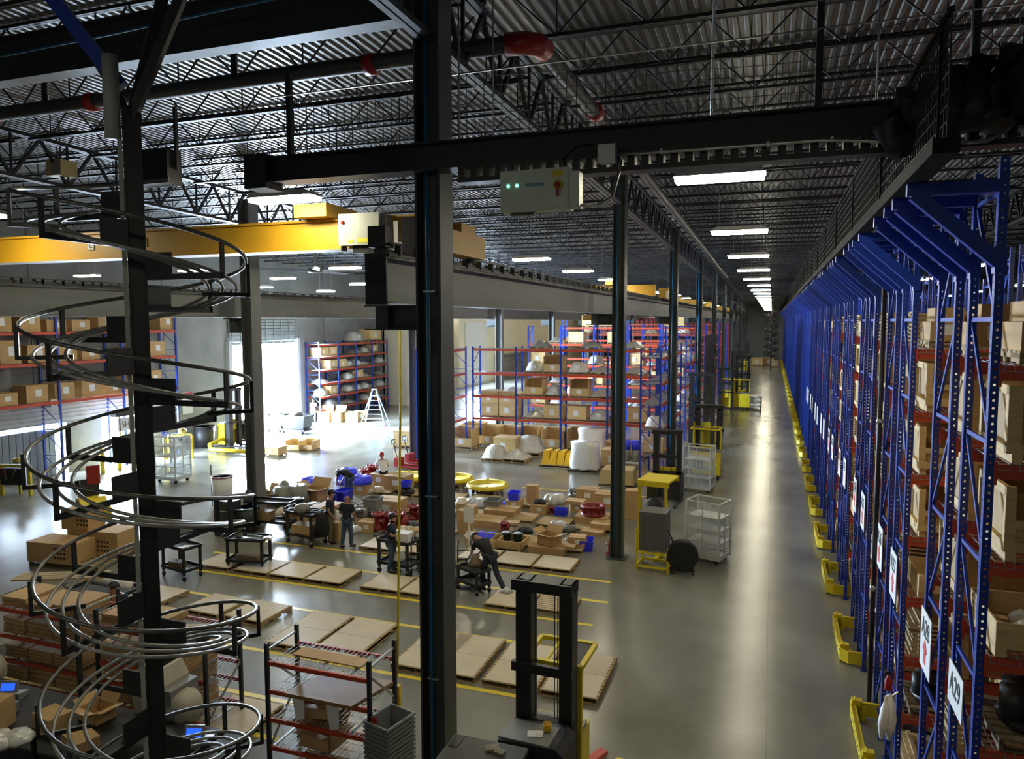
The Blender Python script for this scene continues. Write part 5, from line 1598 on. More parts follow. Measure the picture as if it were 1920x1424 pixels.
# ------------------------------------------------------------------ lift trucks
def lift_truck(label, loc, rz, mh=3.6, mw=.86, scale=1., body='yellow', guard=True, cross=True, forks=True, group='stand-up lift trucks'):
    """front of the mast looks to -Y; operator side towards +Y"""
    t = thing('lift_truck', label, 'lift truck', loc, rz, group)
    t.scale = (scale,) * 3
    w = mw / 2
    for s in (-1, 1):
        x0, x1 = (-w, -w + .24) if s < 0 else (w - .2, w)
        MB().box(x0, x1, -.06, -.02, .06, mh).box(x0, x0 + .03, -.02, .22, .06, mh).box(x1 - .03, x1, -.02, .22, .06, mh).build('mast_channel', BLACK, t)
        MB().box(x0 + .06 * (1 if s < 0 else .5), x1 - .03, .04, .16, .2, mh * .92).build('inner_channel', DARK, t)
    MB().box(-w - .06, w, -.1, .26, mh - .16, mh).build('top_crosshead', BLACK, t)
    if cross:
        MB().box(-w - .06, w, -.1, -.02, mh * .62, mh * .62 + .14).build('middle_crosshead', BLACK, t)
        MB().box(-w, w, -.06, .1, mh * .40, mh * .40 + .1).build('lower_crosshead', BLACK, t)
    for x in (-.16, .14, .19):
        MB().bar((x, .04, .3), (x, .04, mh - .15), .014).build('lift_chain', BLACK, t)
    MB().box(-w + .24, w - .2, .1, .14, .9, 1.45).build('carriage_panel', YELLOW, t)
    m_ = YELLOW if body == 'yellow' else DARK
    MB().box(-w - .02, w + .02, .3, .85, .12, 1.2).build('power_unit', m_, t)
    MB().box(-w - .02, w + .02, .3, .7, 1.2, 1.28).build('console_top', GREYPL, t)
    if guard:
        g = MB(); gz = 2.3
        for x in (-w, w - .02): g.box(x, x + .07, .28, .36, 0.1, gz)
        g.bar((-w, .3, gz), (w + .04, .3, gz), .07).bar((-w, 1.15, gz), (w + .04, 1.15, gz), .07).bar((-w, .3, gz), (-w, 1.15, gz), .07).bar((w + .03, .3, gz), (w + .03, 1.15, gz), .07).bar((-.1, .3, gz), (-.1, 1.15, gz), .04).bar((.15, .3, gz), (.15, 1.15, gz), .04)
        g.build('overhead_guard', YELLOW, t)
        MB().box(.18, w, .35, 1.1, gz - .01, gz + .02).build('guard_mesh', BLACKPL, t)
    MB().box(-w, w, .85, 1.25, .1, .18).build('operator_platform', BLACKPL, t)
    for x in (-w + .12, w - .12):
        MB().lathe([(.02, -.06), (.14, -.06), (.14, .06), (.02, .06)], 16, (x, .55, .14), axis='X').build('wheel', TYRE, t)
        if forks: MB().box(x - .06, x + .06, -1.1, -.05, .04, .1).build('fork', DARK, t)
    return t


# nearest truck (big, foreground)
near = lift_truck('nearest black-masted lift truck with yellow overhead guard, bottom centre', (-3.06, 10.05, 0), R(-2), 3.68, .88, forks=False)
MB().prism([(-.45, 1.05), (.52, 1.05), (.52, 1.5), (.4, 1.6), (-.45, 1.56)], -.75, -.1).build('hood', BLACKPL, near)
MB().box(-.45, .3, -.72, -.2, 1.57, 1.60).build('hood_plate', GREYPL, near)
MB().tube([(.45, -.7, 1.5), (.52, -.72, 1.25), (.5, -.74, .9)], .035, 8).build('grab_handle', YELLOW, near)
b = MB().lathe([(.05, 0), (.055, .02), (.05, .1), (0, .12)], 14, (.16, -.35, 1.61)).build('beacon_lamp', mat('amber_lens', (.8, .35, .02), .3, 0, .1, 20), near)
m = MB()
for z in (.02, .06, .1): m.tube([(.16 + .062 * math.cos(a), -.35 + .062 * math.sin(a), 1.61 + z) for a in [i * PI / 8 for i in range(16)]], .006, 5, True)
for a in range(0, 360, 60): m.bar((.16 + .062 * math.cos(R(a)), -.35 + .062 * math.sin(R(a)), 1.61), (.16 + .05 * math.cos(R(a)), -.35 + .05 * math.sin(R(a)), 1.74), .008)
m.build('lamp_cage', YELLOW, b)
mtext('maker_lettering', 'TE', .16, YELLOW, near, (-.22, -.755, 1.36), ROT_FRONT, ext=.004, sx=1.2)
MB().bar((.42, -.02, .9), (.42, -.02, 2.0), .03).build('chain_guard', YELLOW, near)
o = loose('notepad', 'white note sheets lying on the nearest lift truck hood', 'paper', (-3.05, 9.55, 1.605), lambda m: m.cbox((0, 0, .006), (.22, .16, .012), .3).cbox((.05, .03, .016), (.12, .1, .006), .1), PAPER)
t = thing('work_platform', 'dark flat platform with two rubber pads, at the very bottom beside the nearest column', 'platform', (-3.72, 8.35, 0))
MB().box(-.2, .85, -1.0, .35, 1.86, 1.92).build('deck_plate', mat('platform_grey', (.10, .10, .09), .6, .1, .2, 4), t)
MB().box(-.18, .83, -.98, .33, .1, 1.86).build('cabinet_body', BLACKPL, t)
for y in (-.55, .05): MB().box(-.16, -.04, y, y + .28, 1.92, 1.93).build('rubber_pad', BLACK, t)
MB().box(-.2, .85, -1.0, .35, 0, .1).build('plinth', BLACK, t)
loose('glasses', 'black glasses with cord lying on the dark platform', 'glasses', (-3.2, 8.2, 1.925), lambda m: m.tube([(.0, 0, .01), (.1, -.04, .012), (.25, 0, .012), (.3, .07, .01), (.2, .12, .012), (.08, .1, .012)], .008, 5), BLACKPL)
loose('work_gloves', 'pale gloves lying on the dark platform at the bottom', 'gloves', (-3.3, 8.5, 1.93), lambda m: m.cbox((0, 0, .02), (.18, .13, .04), .5).cbox((.12, -.05, .02), (.14, .1, .035), -.2), mat('glove_cloth', (.3, .26, .2), .8, 0, .3, 20))
t = thing('pallet_jack', 'yellow-tipped pallet jack with one red fork, on the floor right of the nearest lift truck', 'pallet jack', (-2.62, 11.55, 0), R(-22))
MB().prism([(0, .03), (.9, .03), (1.0, .05), (1.0, .08), (.9, .13), (0, .13)], -.09, .09, 'XZ').build('fork', YELLOW, t, (.32, -.6, 0), PI / 2)
MB().prism([(0, .03), (1.0, .03), (1.0, .1), (0, .13)], -.08, .08, 'XZ').build('fork', mat('faded_red', (.5, .08, .07), .5, 0, .1, 4), t, (-.1, -.6, 0), PI / 2)
MB().box(-.25, .45, -.85, -.6, .04, .4).build('pump_block', YELLOW, t)

# trucks down the aisle
lift_truck('black-masted lift truck standing beyond the grey guarded machine, left of the wire cages', (-3.95, 30.3, 0), R(0), 3.0, 1.15, 1.0, 'dark', False)
lift_truck('lift truck with tall black mast past the third column', (-3.85, 44.8, 0), R(-4), 4.4, 1.5, 1.0, 'yellow', False)
lift_truck('lift truck with yellow guard right behind the wire cage at the third column', (-2.75, 36.4, 0), R(176), 3.3, 1.2, 1.05, 'yellow', True)
lift_truck('yellow truck with grey back panel by the dark sheet panel', (-3.55, 64.4, 0), R(0), 3.2, 1.1, 1.1, 'yellow', True)
lift_truck('yellow and black truck right of the truck with the grey back panel', (-2.25, 65.6, 0), R(180), 4.2, 1.1, 1.1, 'yellow', True)
lift_truck('far small black truck on the aisle edge', (-3.3, 79, 0), R(0), 4.0, 1.1, 1.1, 'yellow', True)
lift_truck('farther white and black truck near the aisle end', (-3.4, 95, 0), R(180), 4.3, 1.2, 1.1, 'dark', True)
lift_truck('farthest lift truck before the end wall cartons', (-3.6, 112, 0), R(0), 4.3, 1.2, 1.1, 'yellow', True)
for i, (x, y, w_) in enumerate([(-4.6, 128, 1.4), (-3.0, 128, 1.6), (-1.2, 130, 1.5), (-.2, 126, 1.2)]):
    PK['crate'].put((x, y, 0), 0, 'pine box before the end wall, %s from the left' % ORD[i], 'boxes before the end wall', (w_, w_, w_))

# grey guarded machine on yellow frame, order picker behind it
q = onz(1192, 1066)
t = thing('guarded_lift', 'grey panelled cage on a yellow frame beside the second column', 'lift truck', (q.x, q.y - .1, 0), R(-4))
m = MB()
for (x, y) in ((0, 0), (.95, 0), (0, .75), (.95, .75)): m.box(x, x + .06, y, y + .06, 0, 1.25 if x < .5 else .75)
m.bar((0, .03, .12), (1, .03, .12), .06).bar((0, .03, .55), (1, .03, .55), .06).bar((0, .78, .12), (1, .78, .12), .06).bar((0, .03, .55), (0, .8, .55), .06).bar((.98, .03, .55), (.98, .8, .55), .06).bar((0.03, .0, .12), (0.03, .8, .12), .06).bar((.98, 0, .12), (.98, .8, .12), .06)
m.build('frame', YELLOW, t)
m = MB().box(.1, .9, .0, .04, .62, 1.75).box(.1, .14, .04, .7, .62, 1.75).box(.86, .9, .04, .7, .62, 1.75).box(.1, .9, .66, .7, .62, 1.75).box(.08, .92, -.01, .72, 1.75, 1.8)
x = .16
while x < .86: m.box(x, x + .02, -.015, 0, .66, 1.7); x += .055
m.build('panel', mat('panel_grey', (.115, .115, .105), .6, .1, .2, 6), t)
MB().tube([(.95, .1, 1.3), (1.12, 0, 1.0), (1.1, -.05, .6), (.95, 0, .4)], .03, 6).build('cable_bundle', BLACKPL, t)
q = onz(1246, 1040)
t = thing('order_picker', 'yellow-roofed order picker truck behind the black floor fan', 'lift truck', (q.x - .35, q.y + .4, 0), R(-8))
MB().box(-.5, .55, -.5, .75, 2.32, 2.38).box(-.5, .55, -.5, -.44, 2.2, 2.32).box(-.5, .55, .7, .75, 2.2, 2.32).build('roof_guard', YELLOW, t)
m = MB().box(-.48, -.38, -.45, -.36, .1, 2.3).box(.4, .48, -.45, -.38, .1, 2.3)
m.build('roof_post', YELLOW, t)
MB().box(-.3, .35, -.35, .5, .15, 1.0).build('power_unit', BLACKPL, t)
MB().lathe([(.3, 0), (.34, .3), (.28, .65), (.2, .8), (0, .85)], 12, (.02, -.3, .95)).build('black_cover', BLACKPL, t)
MB().bar((-.25, .2, .9), (-.2, .2, 2.2), .1, .3).build('mast', BLACK, t)
MB().bar((.2, .3, .9), (.2, .3, 2.2), .07).build('lift_cylinder', SILVER, t)
MB().box(.25, .5, -.9, -.75, .0, .75).box(.3, .42, -1.3, -.8, .02, .12).build('yellow_outrigger', YELLOW, t)
MB().box(-.3, .05, -.46, -.43, 1.55, 1.75).build('label_plate', WHITEP, t)
q = onz(1278, 1078)
t = thing('floor_fan', 'round black floor fan on casters in front of the wire cart', 'fan', (q.x, q.y + .1, 0), R(8))
MB().lathe([(.42, -.12), (.45, -.12), (.47, 0), (.45, .14), (.42, .14)], 28, (0, 0, .56), axis='Y').build('drum', BLACKPL, t)
MB().lathe([(0, -.1), (.12, -.1), (.12, .1), (0, .1)], 14, (0, 0, .56), axis='Y').build('motor', BLACKPL, t)
m = MB()
for i in range(4):
    a = R(45 + i * 90); m.cbox((math.cos(a) * .25, 0, .56 + math.sin(a) * .25), (.32, .02, .2), 0, .5, -a)
m.build('blade', DARK, t)
m = MB()
for r_ in (.12, .22, .32, .42): m.tube([(r_ * math.cos(a * PI / 12), -.13, .56 + r_ * math.sin(a * PI / 12)) for a in range(24)], .006, 5, True)
for i in range(12): m.bar((0, -.13, .56), (.43 * math.cos(i * PI / 6), -.13, .56 + .43 * math.sin(i * PI / 6)), .006)
m.build('wire_guard', BLACK, t)
m = MB().bar((-.3, 0, .1), (-.32, 0, .4), .04).bar((.3, 0, .1), (.32, 0, .4), .04).bar((-.34, -.1, .12), (.34, -.1, .12), .04).bar((-.34, .1, .12), (.34, .1, .12), .04).bar((-.34, -.1, .12), (-.34, .1, .12), .04).bar((.34, -.1, .12), (.34, .1, .12), .04)
m.build('stand', BLACKPL, t)
for x in (-.3, .3): MB().lathe([(.0, -.03), (.05, -.03), (.05, .03), (0, .03)], 10, (x, -.1, .055), axis='X').build('caster', TYRE, t)


def wire_cage(label, loc, rz, L_=1.15, W=.75, H=1.85, scale=1.):
    t = thing('shelf_cart', label, 'shelf cart', loc, rz, 'grey mesh shelf carts')
    t.scale = (scale,) * 3
    CG = mat('cart_grey_paint', (.62, .63, .58), .45, .2, .06, 4)
    m = MB()
    for x in (0, L_):
        for y in (0, W): m.bar((x, y, .15), (x, y, H), .05)
    for z in (.25, H): m.bar((0, 0, z), (L_, 0, z), .04).bar((0, W, z), (L_, W, z), .04).bar((0, 0, z), (0, W, z), .04).bar((L_, 0, z), (L_, W, z), .04)
    m.bar((L_ / 2, 0, .25), (L_ / 2, 0, H), .03).bar((L_, W / 2, .25), (L_, W / 2, H), .03)
    for z in (.65, 1.05, 1.45): m.bar((0, 0, z), (L_, 0, z), .025).bar((L_, 0, z), (L_, W, z), .025)
    m.build('frame', CG, t)
    MB().box(0, L_, 0, W, .13, .22).build('deck', CG, t)
    for z in (.62, 1.02, 1.42): MB().box(.02, L_ - .02, .02, W - .02, z, z + .02).build('shelf', CG, t)
    # mesh on the long side and the back
    m = MB()
    for (fx, y0) in ((0, .0), (1, W)):
        n = 22
        for i in range(n):
            a = i * (L_ / n) * 1.0
            for z0 in (.28, 1.0):
                h = .7
                x1 = min(a + h, L_); m.bar((a, y0, z0), (x1, y0, z0 + (x1 - a)), .01)
                x1 = max(a - h, 0); m.bar((a, y0, z0), (x1, y0, z0 + (a - x1)), .01)
    m.build('mesh_panel', CG, t)
    for x in (.1, L_ - .1):
        for y in (.1, W - .1):
            MB().lathe([(0, -.025), (.065, -.025), (.065, .025), (0, .025)], 12, (x, y, .065), axis='X').build('caster', TYRE, t)
    return t


a = onz(1282, 1040); b = onz(1342, 1066)
W1 = wire_cage('grey mesh shelf cart nearest, between the floor fan and the open aisle', (-2.4, 23.1, 0), R(-20), 1.1, .85, 1.9)
W2 = wire_cage('grey mesh shelf cart farther back with white boxes inside', (-3.55, 32.6, 0), R(-12), 1.2, .8, 2.0)
for i, (bx, by, bz, sz, lab) in enumerate([(-3.2, 32.75, 1.07, .3, 'white box on the middle shelf of the farther mesh cart'), (-2.85, 32.7, 1.07, .26, 'second white box on the middle shelf of the farther mesh cart')]):
    loose('white_box', lab, 'box', (bx, by, bz), lambda m, s_=sz: m.box(-s_ / 2, s_ / 2, -.1, .12, 0, s_), PAPER)
loose('slat_tray', 'black lidded tray on the low front deck of the nearest mesh cart', 'tray', (-2.55, 22.55, 0.0), lambda m: m.box(-.3, .3, -.2, .2, .0, .3).box(-.33, .33, -.23, .23, .3, .34), BLACKPL)
q = onz(1400, 768)
t = thing('shelf_cart', 'low pale slatted cart standing at the aisle edge far away', 'shelf cart', (q.x, q.y, 0))
MB().box(0, 1.2, 0, 1.2, .2, .35).box(0, 1.2, 0, .05, .55, .7).box(0, 1.2, 0, .05, .9, 1.05).box(0, .1, 0, .1, .2, 1.1).box(1.1, 1.2, 0, .1, .2, 1.1).box(.55, .65, 0, .1, .2, 1.1).box(0, 1.2, 0, 1.2, 1.1, 1.15).build('slatted_body', WHITEP, t)
for x in (.1, 1.1): MB().lathe([(0, -.04), (.1, -.04), (.1, .04), (0, .04)], 10, (x, .1, .1), axis='X').build('caster', TYRE, t)
# drum cart by the racks
q = onz(1203, 900)
t = thing('drum_cart', 'grey cart with two blue-topped tanks behind the rack end', 'cart', (q.x - 1.3, q.y + 1.2, 0))
MB().box(0, 1.0, 0, .7, .5, .55).bar((0, 0, .05), (0, 0, 1.9), .04).bar((1, 0, .05), (1, 0, 1.9), .04).bar((0, .7, .05), (0, .7, 1.9), .04).bar((1, .7, .05), (1, .7, 1.9), .04).build('frame', WHITEP, t)
for x in (.27, .73):
    MB().lathe([(.2, .55), (.2, 1.15), (.0, 1.15)], 16, (x, .35, 0)).build('tank', GREYPL, t)
    MB().lathe([(.21, 1.15), (.21, 1.6), (.0, 1.62)], 16, (x, .35, 0)).build('blue_top', BLUEPL, t)

# items by the dock side ---------------------------------------------------------
q = onz(420, 838)
t = lift_truck('yellow walkie stacker by the concrete wall left of the big doorway', (q.x + .6, q.y + .3, 0), R(80), 3.1, .8, 1.15, 'yellow', False)
t = thing('bollard_pipe', 'low yellow pipe barrier on the floor beside the yellow stacker', 'barrier', (q.x, q.y - 2.2, 0))
MB().tube([(0, 2, .5), (.2, .8, .35), (.8, .2, .2), (3.6, .4, .2)], .12, 8).build('pipe', YELLOW, t)
q = onz(70, 905)
for i, (px, py, lab) in enumerate([(14, 930, 'yellow battery charging stand at the far left edge'), (326, 860, 'yellow guarded charging stand by the concrete wall right of the chute')]):
    q = onz(px, py)
    t = thing('charging_stand', lab, 'charging stand', (q.x - .3, q.y, 0), R(15))
    MB().bar((0, 0, 0), (0, 0, 1.3), .12).bar((1.3, 0, 0), (1.3, 0, 1.3), .12).bar((0, 0, 1.3), (1.3, 0, 1.3), .12).bar((.6, .3, 0), (.6, .3, 1.3), .1).build('frame', YELLOW, t)
    MB().box(.1, 1.1, -.2, .4, .5, 1.2).build('charger', BLACKPL, t)
    MB().tube([(.4, -.3, 1.2), (.5, -.4, .8), (.7, -.4, .7), (.9, -.3, 1.2)], .05, 8).build('cable_loop', BLACKPL, t)
    MB().lathe([(0, 0), (.2, .05), (.22, .2), (.0, .3)], 12, (.8, 0, 1.4)).build('lamp', mat('brass', (.5, .4, .12), .3, .6, .1, 5), t)
    MB().box(.2, .4, -.22, -.2, .95, 1.1).build('red_button', REDP, t)
q = onz(292, 905)
wire_cage('pale mesh cart standing right of the chute before the concrete wall', (q.x, q.y, 0), 0, 1.0, .8, 1.8, 1.2)
t = thing('fire_extinguisher', 'red fire extinguisher on the concrete wall above the black bin', 'fire extinguisher', (-32.85, 36.0, 1.3))
MB().lathe([(.1, 0), (.11, .03), (.11, .42), (.05, .5), (.03, .56), (0, .56)], 14).build('cylinder', REDP, t)
MB().tube([(.0, 0, .55), (.1, .1, .5), (.12, .1, .2)], .02, 6).build('hose', BLACKPL, t)
t = thing('safety_notice', 'small red and white notice on the concrete wall above the black bin', 'sign', (-32.98, 34.6, 3.0))
MB().box(0, .02, -.4, .4, -1.0, .3).build('board', PAPER, t); MB().box(.02, .03, -.38, .38, -.05, .28).build('red_header', REDP, t)
for i in range(5):
    q = onz(112 + i * 22, 905 - i * 6)
    o = MB().lathe([(.11, 0), (.11, 1.15), (.08, 1.22), (0, 1.25)], 12).build('bollard', YELLOW, None, (-31.2, 27.0 + 1.0 * i, 0)); tag(o, 'yellow bollard by the dock doors, %s from the near end' % ORD[i], 'bollard', 'yellow bollards by the dock')
q = onz(160, 985)
t = thing('pallet_truck', 'yellow and black electric truck standing behind the chute rails, left', 'lift truck', (q.x, q.y + .4, 0), R(-30), None)
MB().prism([(-.9, .12), (.6, .12), (.75, .35), (.75, .62), (-.3, .9), (-.85, .85)], -.45, .45).build('body', YELLOW, t)
MB().box(-.75, -.3, -.47, .47, .55, .8).build('side_vent', BLACKPL, t)
MB().box(-.95, -.8, -.35, .35, .15, 1.5).build('backrest', BLACKPL, t)
MB().box(-.93, -.79, -.05, .4, 1.3, 2.0).build('red_panel', REDP, t)
for x in (-.6, .45):
    for y in (-.42, .42): MB().lathe([(0, -.07), (.17, -.07), (.17, .07), (0, .07)], 14, (x, y, .17), axis='Y').build('wheel', TYRE, t)
# carton pallet left
q = onz(175, 1050)
t = thing('pallet', 'slat pallet under the long carton stack behind the chute', 'pallet', (-21.6, 15.9, 0), R(5)); pallet_mesh(2.6, 2.4, 12).build('deck', PINEP, t)
for (x, y, z, w_, d_, h_, lab) in [(-20.7, 16.3, .14, 1.7, .9, .62, 'low wide carton at the left end of the carton pallet'), (-20.1, 17.3, .14, 1.9, .9, .78, 'long carton with printed icons on the carton pallet'), (-20.7, 17.1, .93, 1.0, .7, .62, 'carton stacked on top of the carton pallet')]:
    t = thing('carton', lab, 'box', (x, y, z), R(5))
    MB().box(-w_ / 2, w_ / 2, -d_ / 2, d_ / 2, 0, h_).build('body', CARD, t)
    m = MB()
    for i in range(4):
        for j in range(3): m.box(w_ * .1 + i * .12, w_ * .1 + i * .12 + .07, -d_ / 2 - .004, -d_ / 2, .15 + j * .14, .22 + j * .14)
    m.build('printed_icons', INK, t)
# far end by the doorway: dumpsters and stools
for i, (px, py, w_, d_, h_, lab) in enumerate([(545, 815, 2.2, 1.2, 1.25, 'dark tilting dumpster on the right before the doorway'), (510, 812, 1.6, 1.2, 1.15, 'dark tilting dumpster in the middle before the doorway'), (455, 835, 1.4, 1.1, 1.3, 'dark heaped cart left before the doorway')]):
    q = onz(px, py)
    t = thing('dumpster', lab, 'dumpster', (q.x - w_ / 2, q.y, 0), 0, 'dark dumpsters before the doorway')
    MB().add([(0, 0, h_), (w_, 0, h_), (w_, d_, h_), (0, d_, h_), (w_ * .2, .15, .35), (w_ * .9, .15, .35), (w_ * .9, d_ - .15, .35), (w_ * .2, d_ - .15, .35), (.06, .06, h_), (w_ - .06, .06, h_), (w_ - .06, d_ - .06, h_), (.06, d_ - .06, h_)],
             [(4, 7, 6, 5), (0, 4, 5, 1), (1, 5, 6, 2), (2, 6, 7, 3), (3, 7, 4, 0), (0, 1, 9, 8), (1, 2, 10, 9), (2, 3, 11, 10), (3, 0, 8, 11)]).build('hopper', BLACKPL, t)  # black stands in for the shade on a backlit hopper
    MB().box(w_ * .15, w_ * .95, .1, d_ - .1, .2, .32).build('base', BLACKPL, t)
    for x in (.4, w_ - .3): MB().lathe([(0, -.05), (.12, -.05), (.12, .05), (0, .05)], 10, (x, .15, .12), axis='Y').build('wheel', TYRE, t)
    MB().lathe([(.5, 0), (.4, .25), (.1, .4), (0, .42)], 9, (w_ / 2, d_ / 2, h_ - .1)).build('scrap', GREYC, t)
for i, (px, py, lab) in enumerate([(496, 855, 'pine crate left of the pale stools, in the door glare'), (535, 845, 'pale crate in the glare before the dumpsters'), (560, 845, 'second pale crate in the glare before the dumpsters')]):
    q = onz(px, py); PK['half' if i else 'crate'].put((q.x, q.y, 0), 0, lab, 'boxes before the doorway', (.85, .8, .6))
# step ladder
q = onz(703, 798)
t = thing('step_ladder', 'pale blue step ladder standing open before the six-level rack', 'ladder', (q.x, q.y, 0), R(10))
LB_ = mat('ladder_blue', (.35, .5, .6), .4, .1, .05, 4)
for s in (-1, 1):
    MB().bar((s * .95, -.45, 0), (s * .14, 0, 2.6), .09, .05).build('side_rail', LB_, t)
    MB().bar((s * .95, .55, 0), (s * .14, 0, 2.6), .07, .05).build('rear_rail', LB_, t)
m = MB()
for i in range(7):
    f = (i + .6) / 8; w_ = .95 * (1 - f) + .14 * f; m.bar((-w_, -.45 * (1 - f), 2.6 * f), (w_, -.45 * (1 - f), 2.6 * f), .07, .03)
m.build('step', LB_, t)
MB().box(-.18, .18, -.1, .1, 2.58, 2.64).build('top_cap', LB_, t)
# red pallet jacks
for i, (px, py, lab) in enumerate([(748, 876, 'front red pallet jack left of the nearest column'), (768, 868, 'rear red pallet jack left of the nearest column')]):
    q = onz(px, py)
    t = thing('pallet_jack', lab, 'pallet jack', (q.x, q.y, 0), R(-6), 'red pallet jacks')
    for y in (-.25, .25): MB().box(.1, 1.5, y - .09, y + .09, .06, .13).build('fork', REDP, t)
    MB().box(-.1, .15, -.3, .3, .06, .5).build('pump_block', REDP, t)
    MB().tube([(-.08, 0, .4), (-.3, 0, 1.15), (-.32, -.16, 1.22), (-.34, -.16, 1.4), (-.34, .16, 1.4), (-.32, .16, 1.22), (-.3, 0, 1.15)], .025, 6).build('tiller', BLACKPL, t)
    MB().lathe([(0, -.08), (.1, -.08), (.1, .08), (0, .08)], 12, (-.05, 0, .1), axis='Y').build('wheel', TYRE, t)
q = onz(765, 842)
PK['crate'].put((q.x - 1, q.y, 0), 0, 'pale carton pallet behind the red pallet jacks', None, (1.5, 1.3, 1.2))
for i, (px, py, lab) in enumerate([(640, 790, 'open cartons heaped at the foot of the six-level rack'), (617, 790, 'carton heap at the left foot of the six-level rack'), (668, 790, 'pale box at the foot of the six-level rack'), (683, 788, 'second pale box left of the step ladder')]):
    q = onz(px, py); G['ocar' if i < 2 else 'car'][0].put((q.x, q.y - .5, 0), R(8 * i), lab, None, (1.7, 1.6, 2.4))

# ------------------------------------------------------------------ orange-beam shelves in the foreground
def small_rack(label, x, y, L_=1.95, D=.82, H=2.15, lv=(1.85, 1.36, .87, .38), panels=True):
    t = thing('shelf_unit', label, 'shelving', (x, y, 0), 0, 'low shelves with orange beams')
    PO = mat('post_dark', (.02, .025, .04), .45, .1, .1, 4)
    for px in (0, L_):
        for py in (0, D):
            m = MB().box(px - .03, px + .03, py - .03, py + .03, 0, H)
            z = .1
            while z < H: m.box(px - .008, px + .008, py - .034, py - .03, z, z + .02); z += .06
            m.build('post', PO, t)
        MB().bar((px, 0, H - .12), (px, D, H - .12), .03).bar((px, 0, H - .25), (px, D, H - 1.0), .03).bar((px, 0, .3), (px, D, H - 1.0), .03).bar((px, 0, .3), (px, D, .3), .03).build('side_brace', GALV, t)
    for z in lv:
        for py in (0, D): MB().box(.03, L_ - .03, py - .02, py + .02, z - .07, z).box(.03, L_ - .03, py - .024, py + .024, z - .03, z - .02).build('beam', ORANGE, t)
        m = MB(); x_ = .1
        while x_ < L_ - .05: m.bar((x_, 0, z + .006), (x_, D, z + .006), .007); x_ += .085
        for yy in (.1, .3, .5, .7): m.bar((.04, yy, z), (L_ - .04, yy, z), .007)
        for xx in (L_ * .2, L_ * .5, L_ * .8): m.bar((xx, 0, z - .02), (xx, D, z - .02), .04, .02)
        m.build('wire_deck', GALV, t)
    return t


SX, SY = -7.82, 9.75
small_rack('low orange-beam shelf unit with wooden board, in front of the card pallets', SX, SY)
t = thing('plywood_board', 'thin pale board lying on the top level of the front shelf unit', 'board', (SX + .62, SY + .3, 1.865)); MB().cbox((.35, .12, .01), (1.35, .3, .02), -.03).build('board', CARD, t)
t = thing('tabletop_panel', 'brown wooden panel lying on the second level of the front shelf unit', 'board', (SX + .45, SY - .02, 1.375))
MB().add([(0, -.12, 0), (1.25, -.12, 0), (1.5, .85, .0), (.25, .85, 0), (0, -.12, .06), (1.25, -.12, .06), (1.5, .85, .06), (.25, .85, .06)], [(0, 3, 2, 1), (4, 5, 6, 7), (0, 1, 5, 4), (1, 2, 6, 5), (2, 3, 7, 6), (3, 0, 4, 7)]).build('panel', mat('walnut_board', (.26, .15, .06), .5, 0, .2, 3, stretch=(1, 6, 1)), t)
G['ocar'][0].put((SX + .75, SY + .4, .885), R(10), 'open carton of parts on the third level of the front shelf unit', None, (.9, 1.0, .85))
G['ocar'][0].put((SX + .85, SY + .35, .395), R(-5), 'open carton on the lowest level of the front shelf unit', None, (1.1, 1.1, 1.0))
for (x, z, lab) in ((.5, 1.0, 'left hanging white paper sheet on the front shelf unit'), (1.15, .95, 'right hanging white paper sheet on the front shelf unit')):
    t = thing('paper_sheet', lab, 'paper', (SX + x, SY - .03, z)); MB().add([(0, 0, .36), (.24, 0, .34), (.27, -.05, .02), (.1, -.04, -.03), (0, .01, .364), (.24, .01, .344), (.27, -.04, .024), (.1, -.03, -.026)], [(0, 3, 2, 1), (4, 5, 6, 7), (0, 1, 5, 4), (1, 2, 6, 5), (2, 3, 7, 6), (3, 0, 4, 7)]).build('sheet', PAPER, t)
t = thing('red_tag', 'small red plastic tag on the right post of the front shelf unit', 'tag', (SX + 2.0, SY - .05, 1.05)); MB().box(0, .1, -.01, .01, 0, .22).build('tag', REDP, t)
# nested grey bins
gt = tote(.5, .62, .38, GREYPL)
for i in range(12):
    gt.put((-5.62, 9.93, .02 + .072 * i), R(-14), 'grey plastic bin in the nested stack beside the front shelves, %s from the bottom' % ORD[i], 'nested grey bins')
small_rack('low orange-beam shelf unit loaded with flattened cartons behind the chute, left', -14.6, 10.0, 2.2, .95, 2.1, (1.8, 1.25, .75, .3))
small_rack('low orange-beam shelf unit right behind the chute post', -11.9, 10.0, 2.55, .9, 2.1, (1.8, 1.1, .75, .3))
rnd = random.Random(31)
FL = thing('carton_stack', 'x', 'carton stack'); m = MB()
for i in range(7): m.box(rnd.uniform(0, .03), .62 + rnd.uniform(0, .03), rnd.uniform(0, .03), .8 + rnd.uniform(0, .03), i * .028, i * .028 + .022)
m.build('flat_cartons', CARD, FL)
FP = Proto(FL)
k = 0
for (ux, z, n, wh) in ((-14.5, 1.815, 3, 'top level, left unit'), (-14.5, 1.265, 3, 'second level, left unit'), (-14.5, .765, 3, 'third level, left unit'), (-14.5, .315, 3, 'lowest level, left unit'),
                       (-11.85, 1.815, 2, 'top level, unit behind the chute'), (-11.85, 1.115, 3, 'second level, unit behind the chute'), (-11.85, .765, 3, 'third level, unit behind the chute'), (-11.85, .315, 3, 'lowest level, unit behind the chute')):
    for j in range(n):
        FP.put((ux + .68 * j, 10.05, z), R(rnd.uniform(-3, 3)), 'stack of flattened cartons, %s, %s from the left' % (wh, ORD[j]), 'flattened cartons on the low shelves', (1, 1, rnd.uniform(1.1, 1.9) if z < 1.8 else rnd.uniform(.6, 1)))
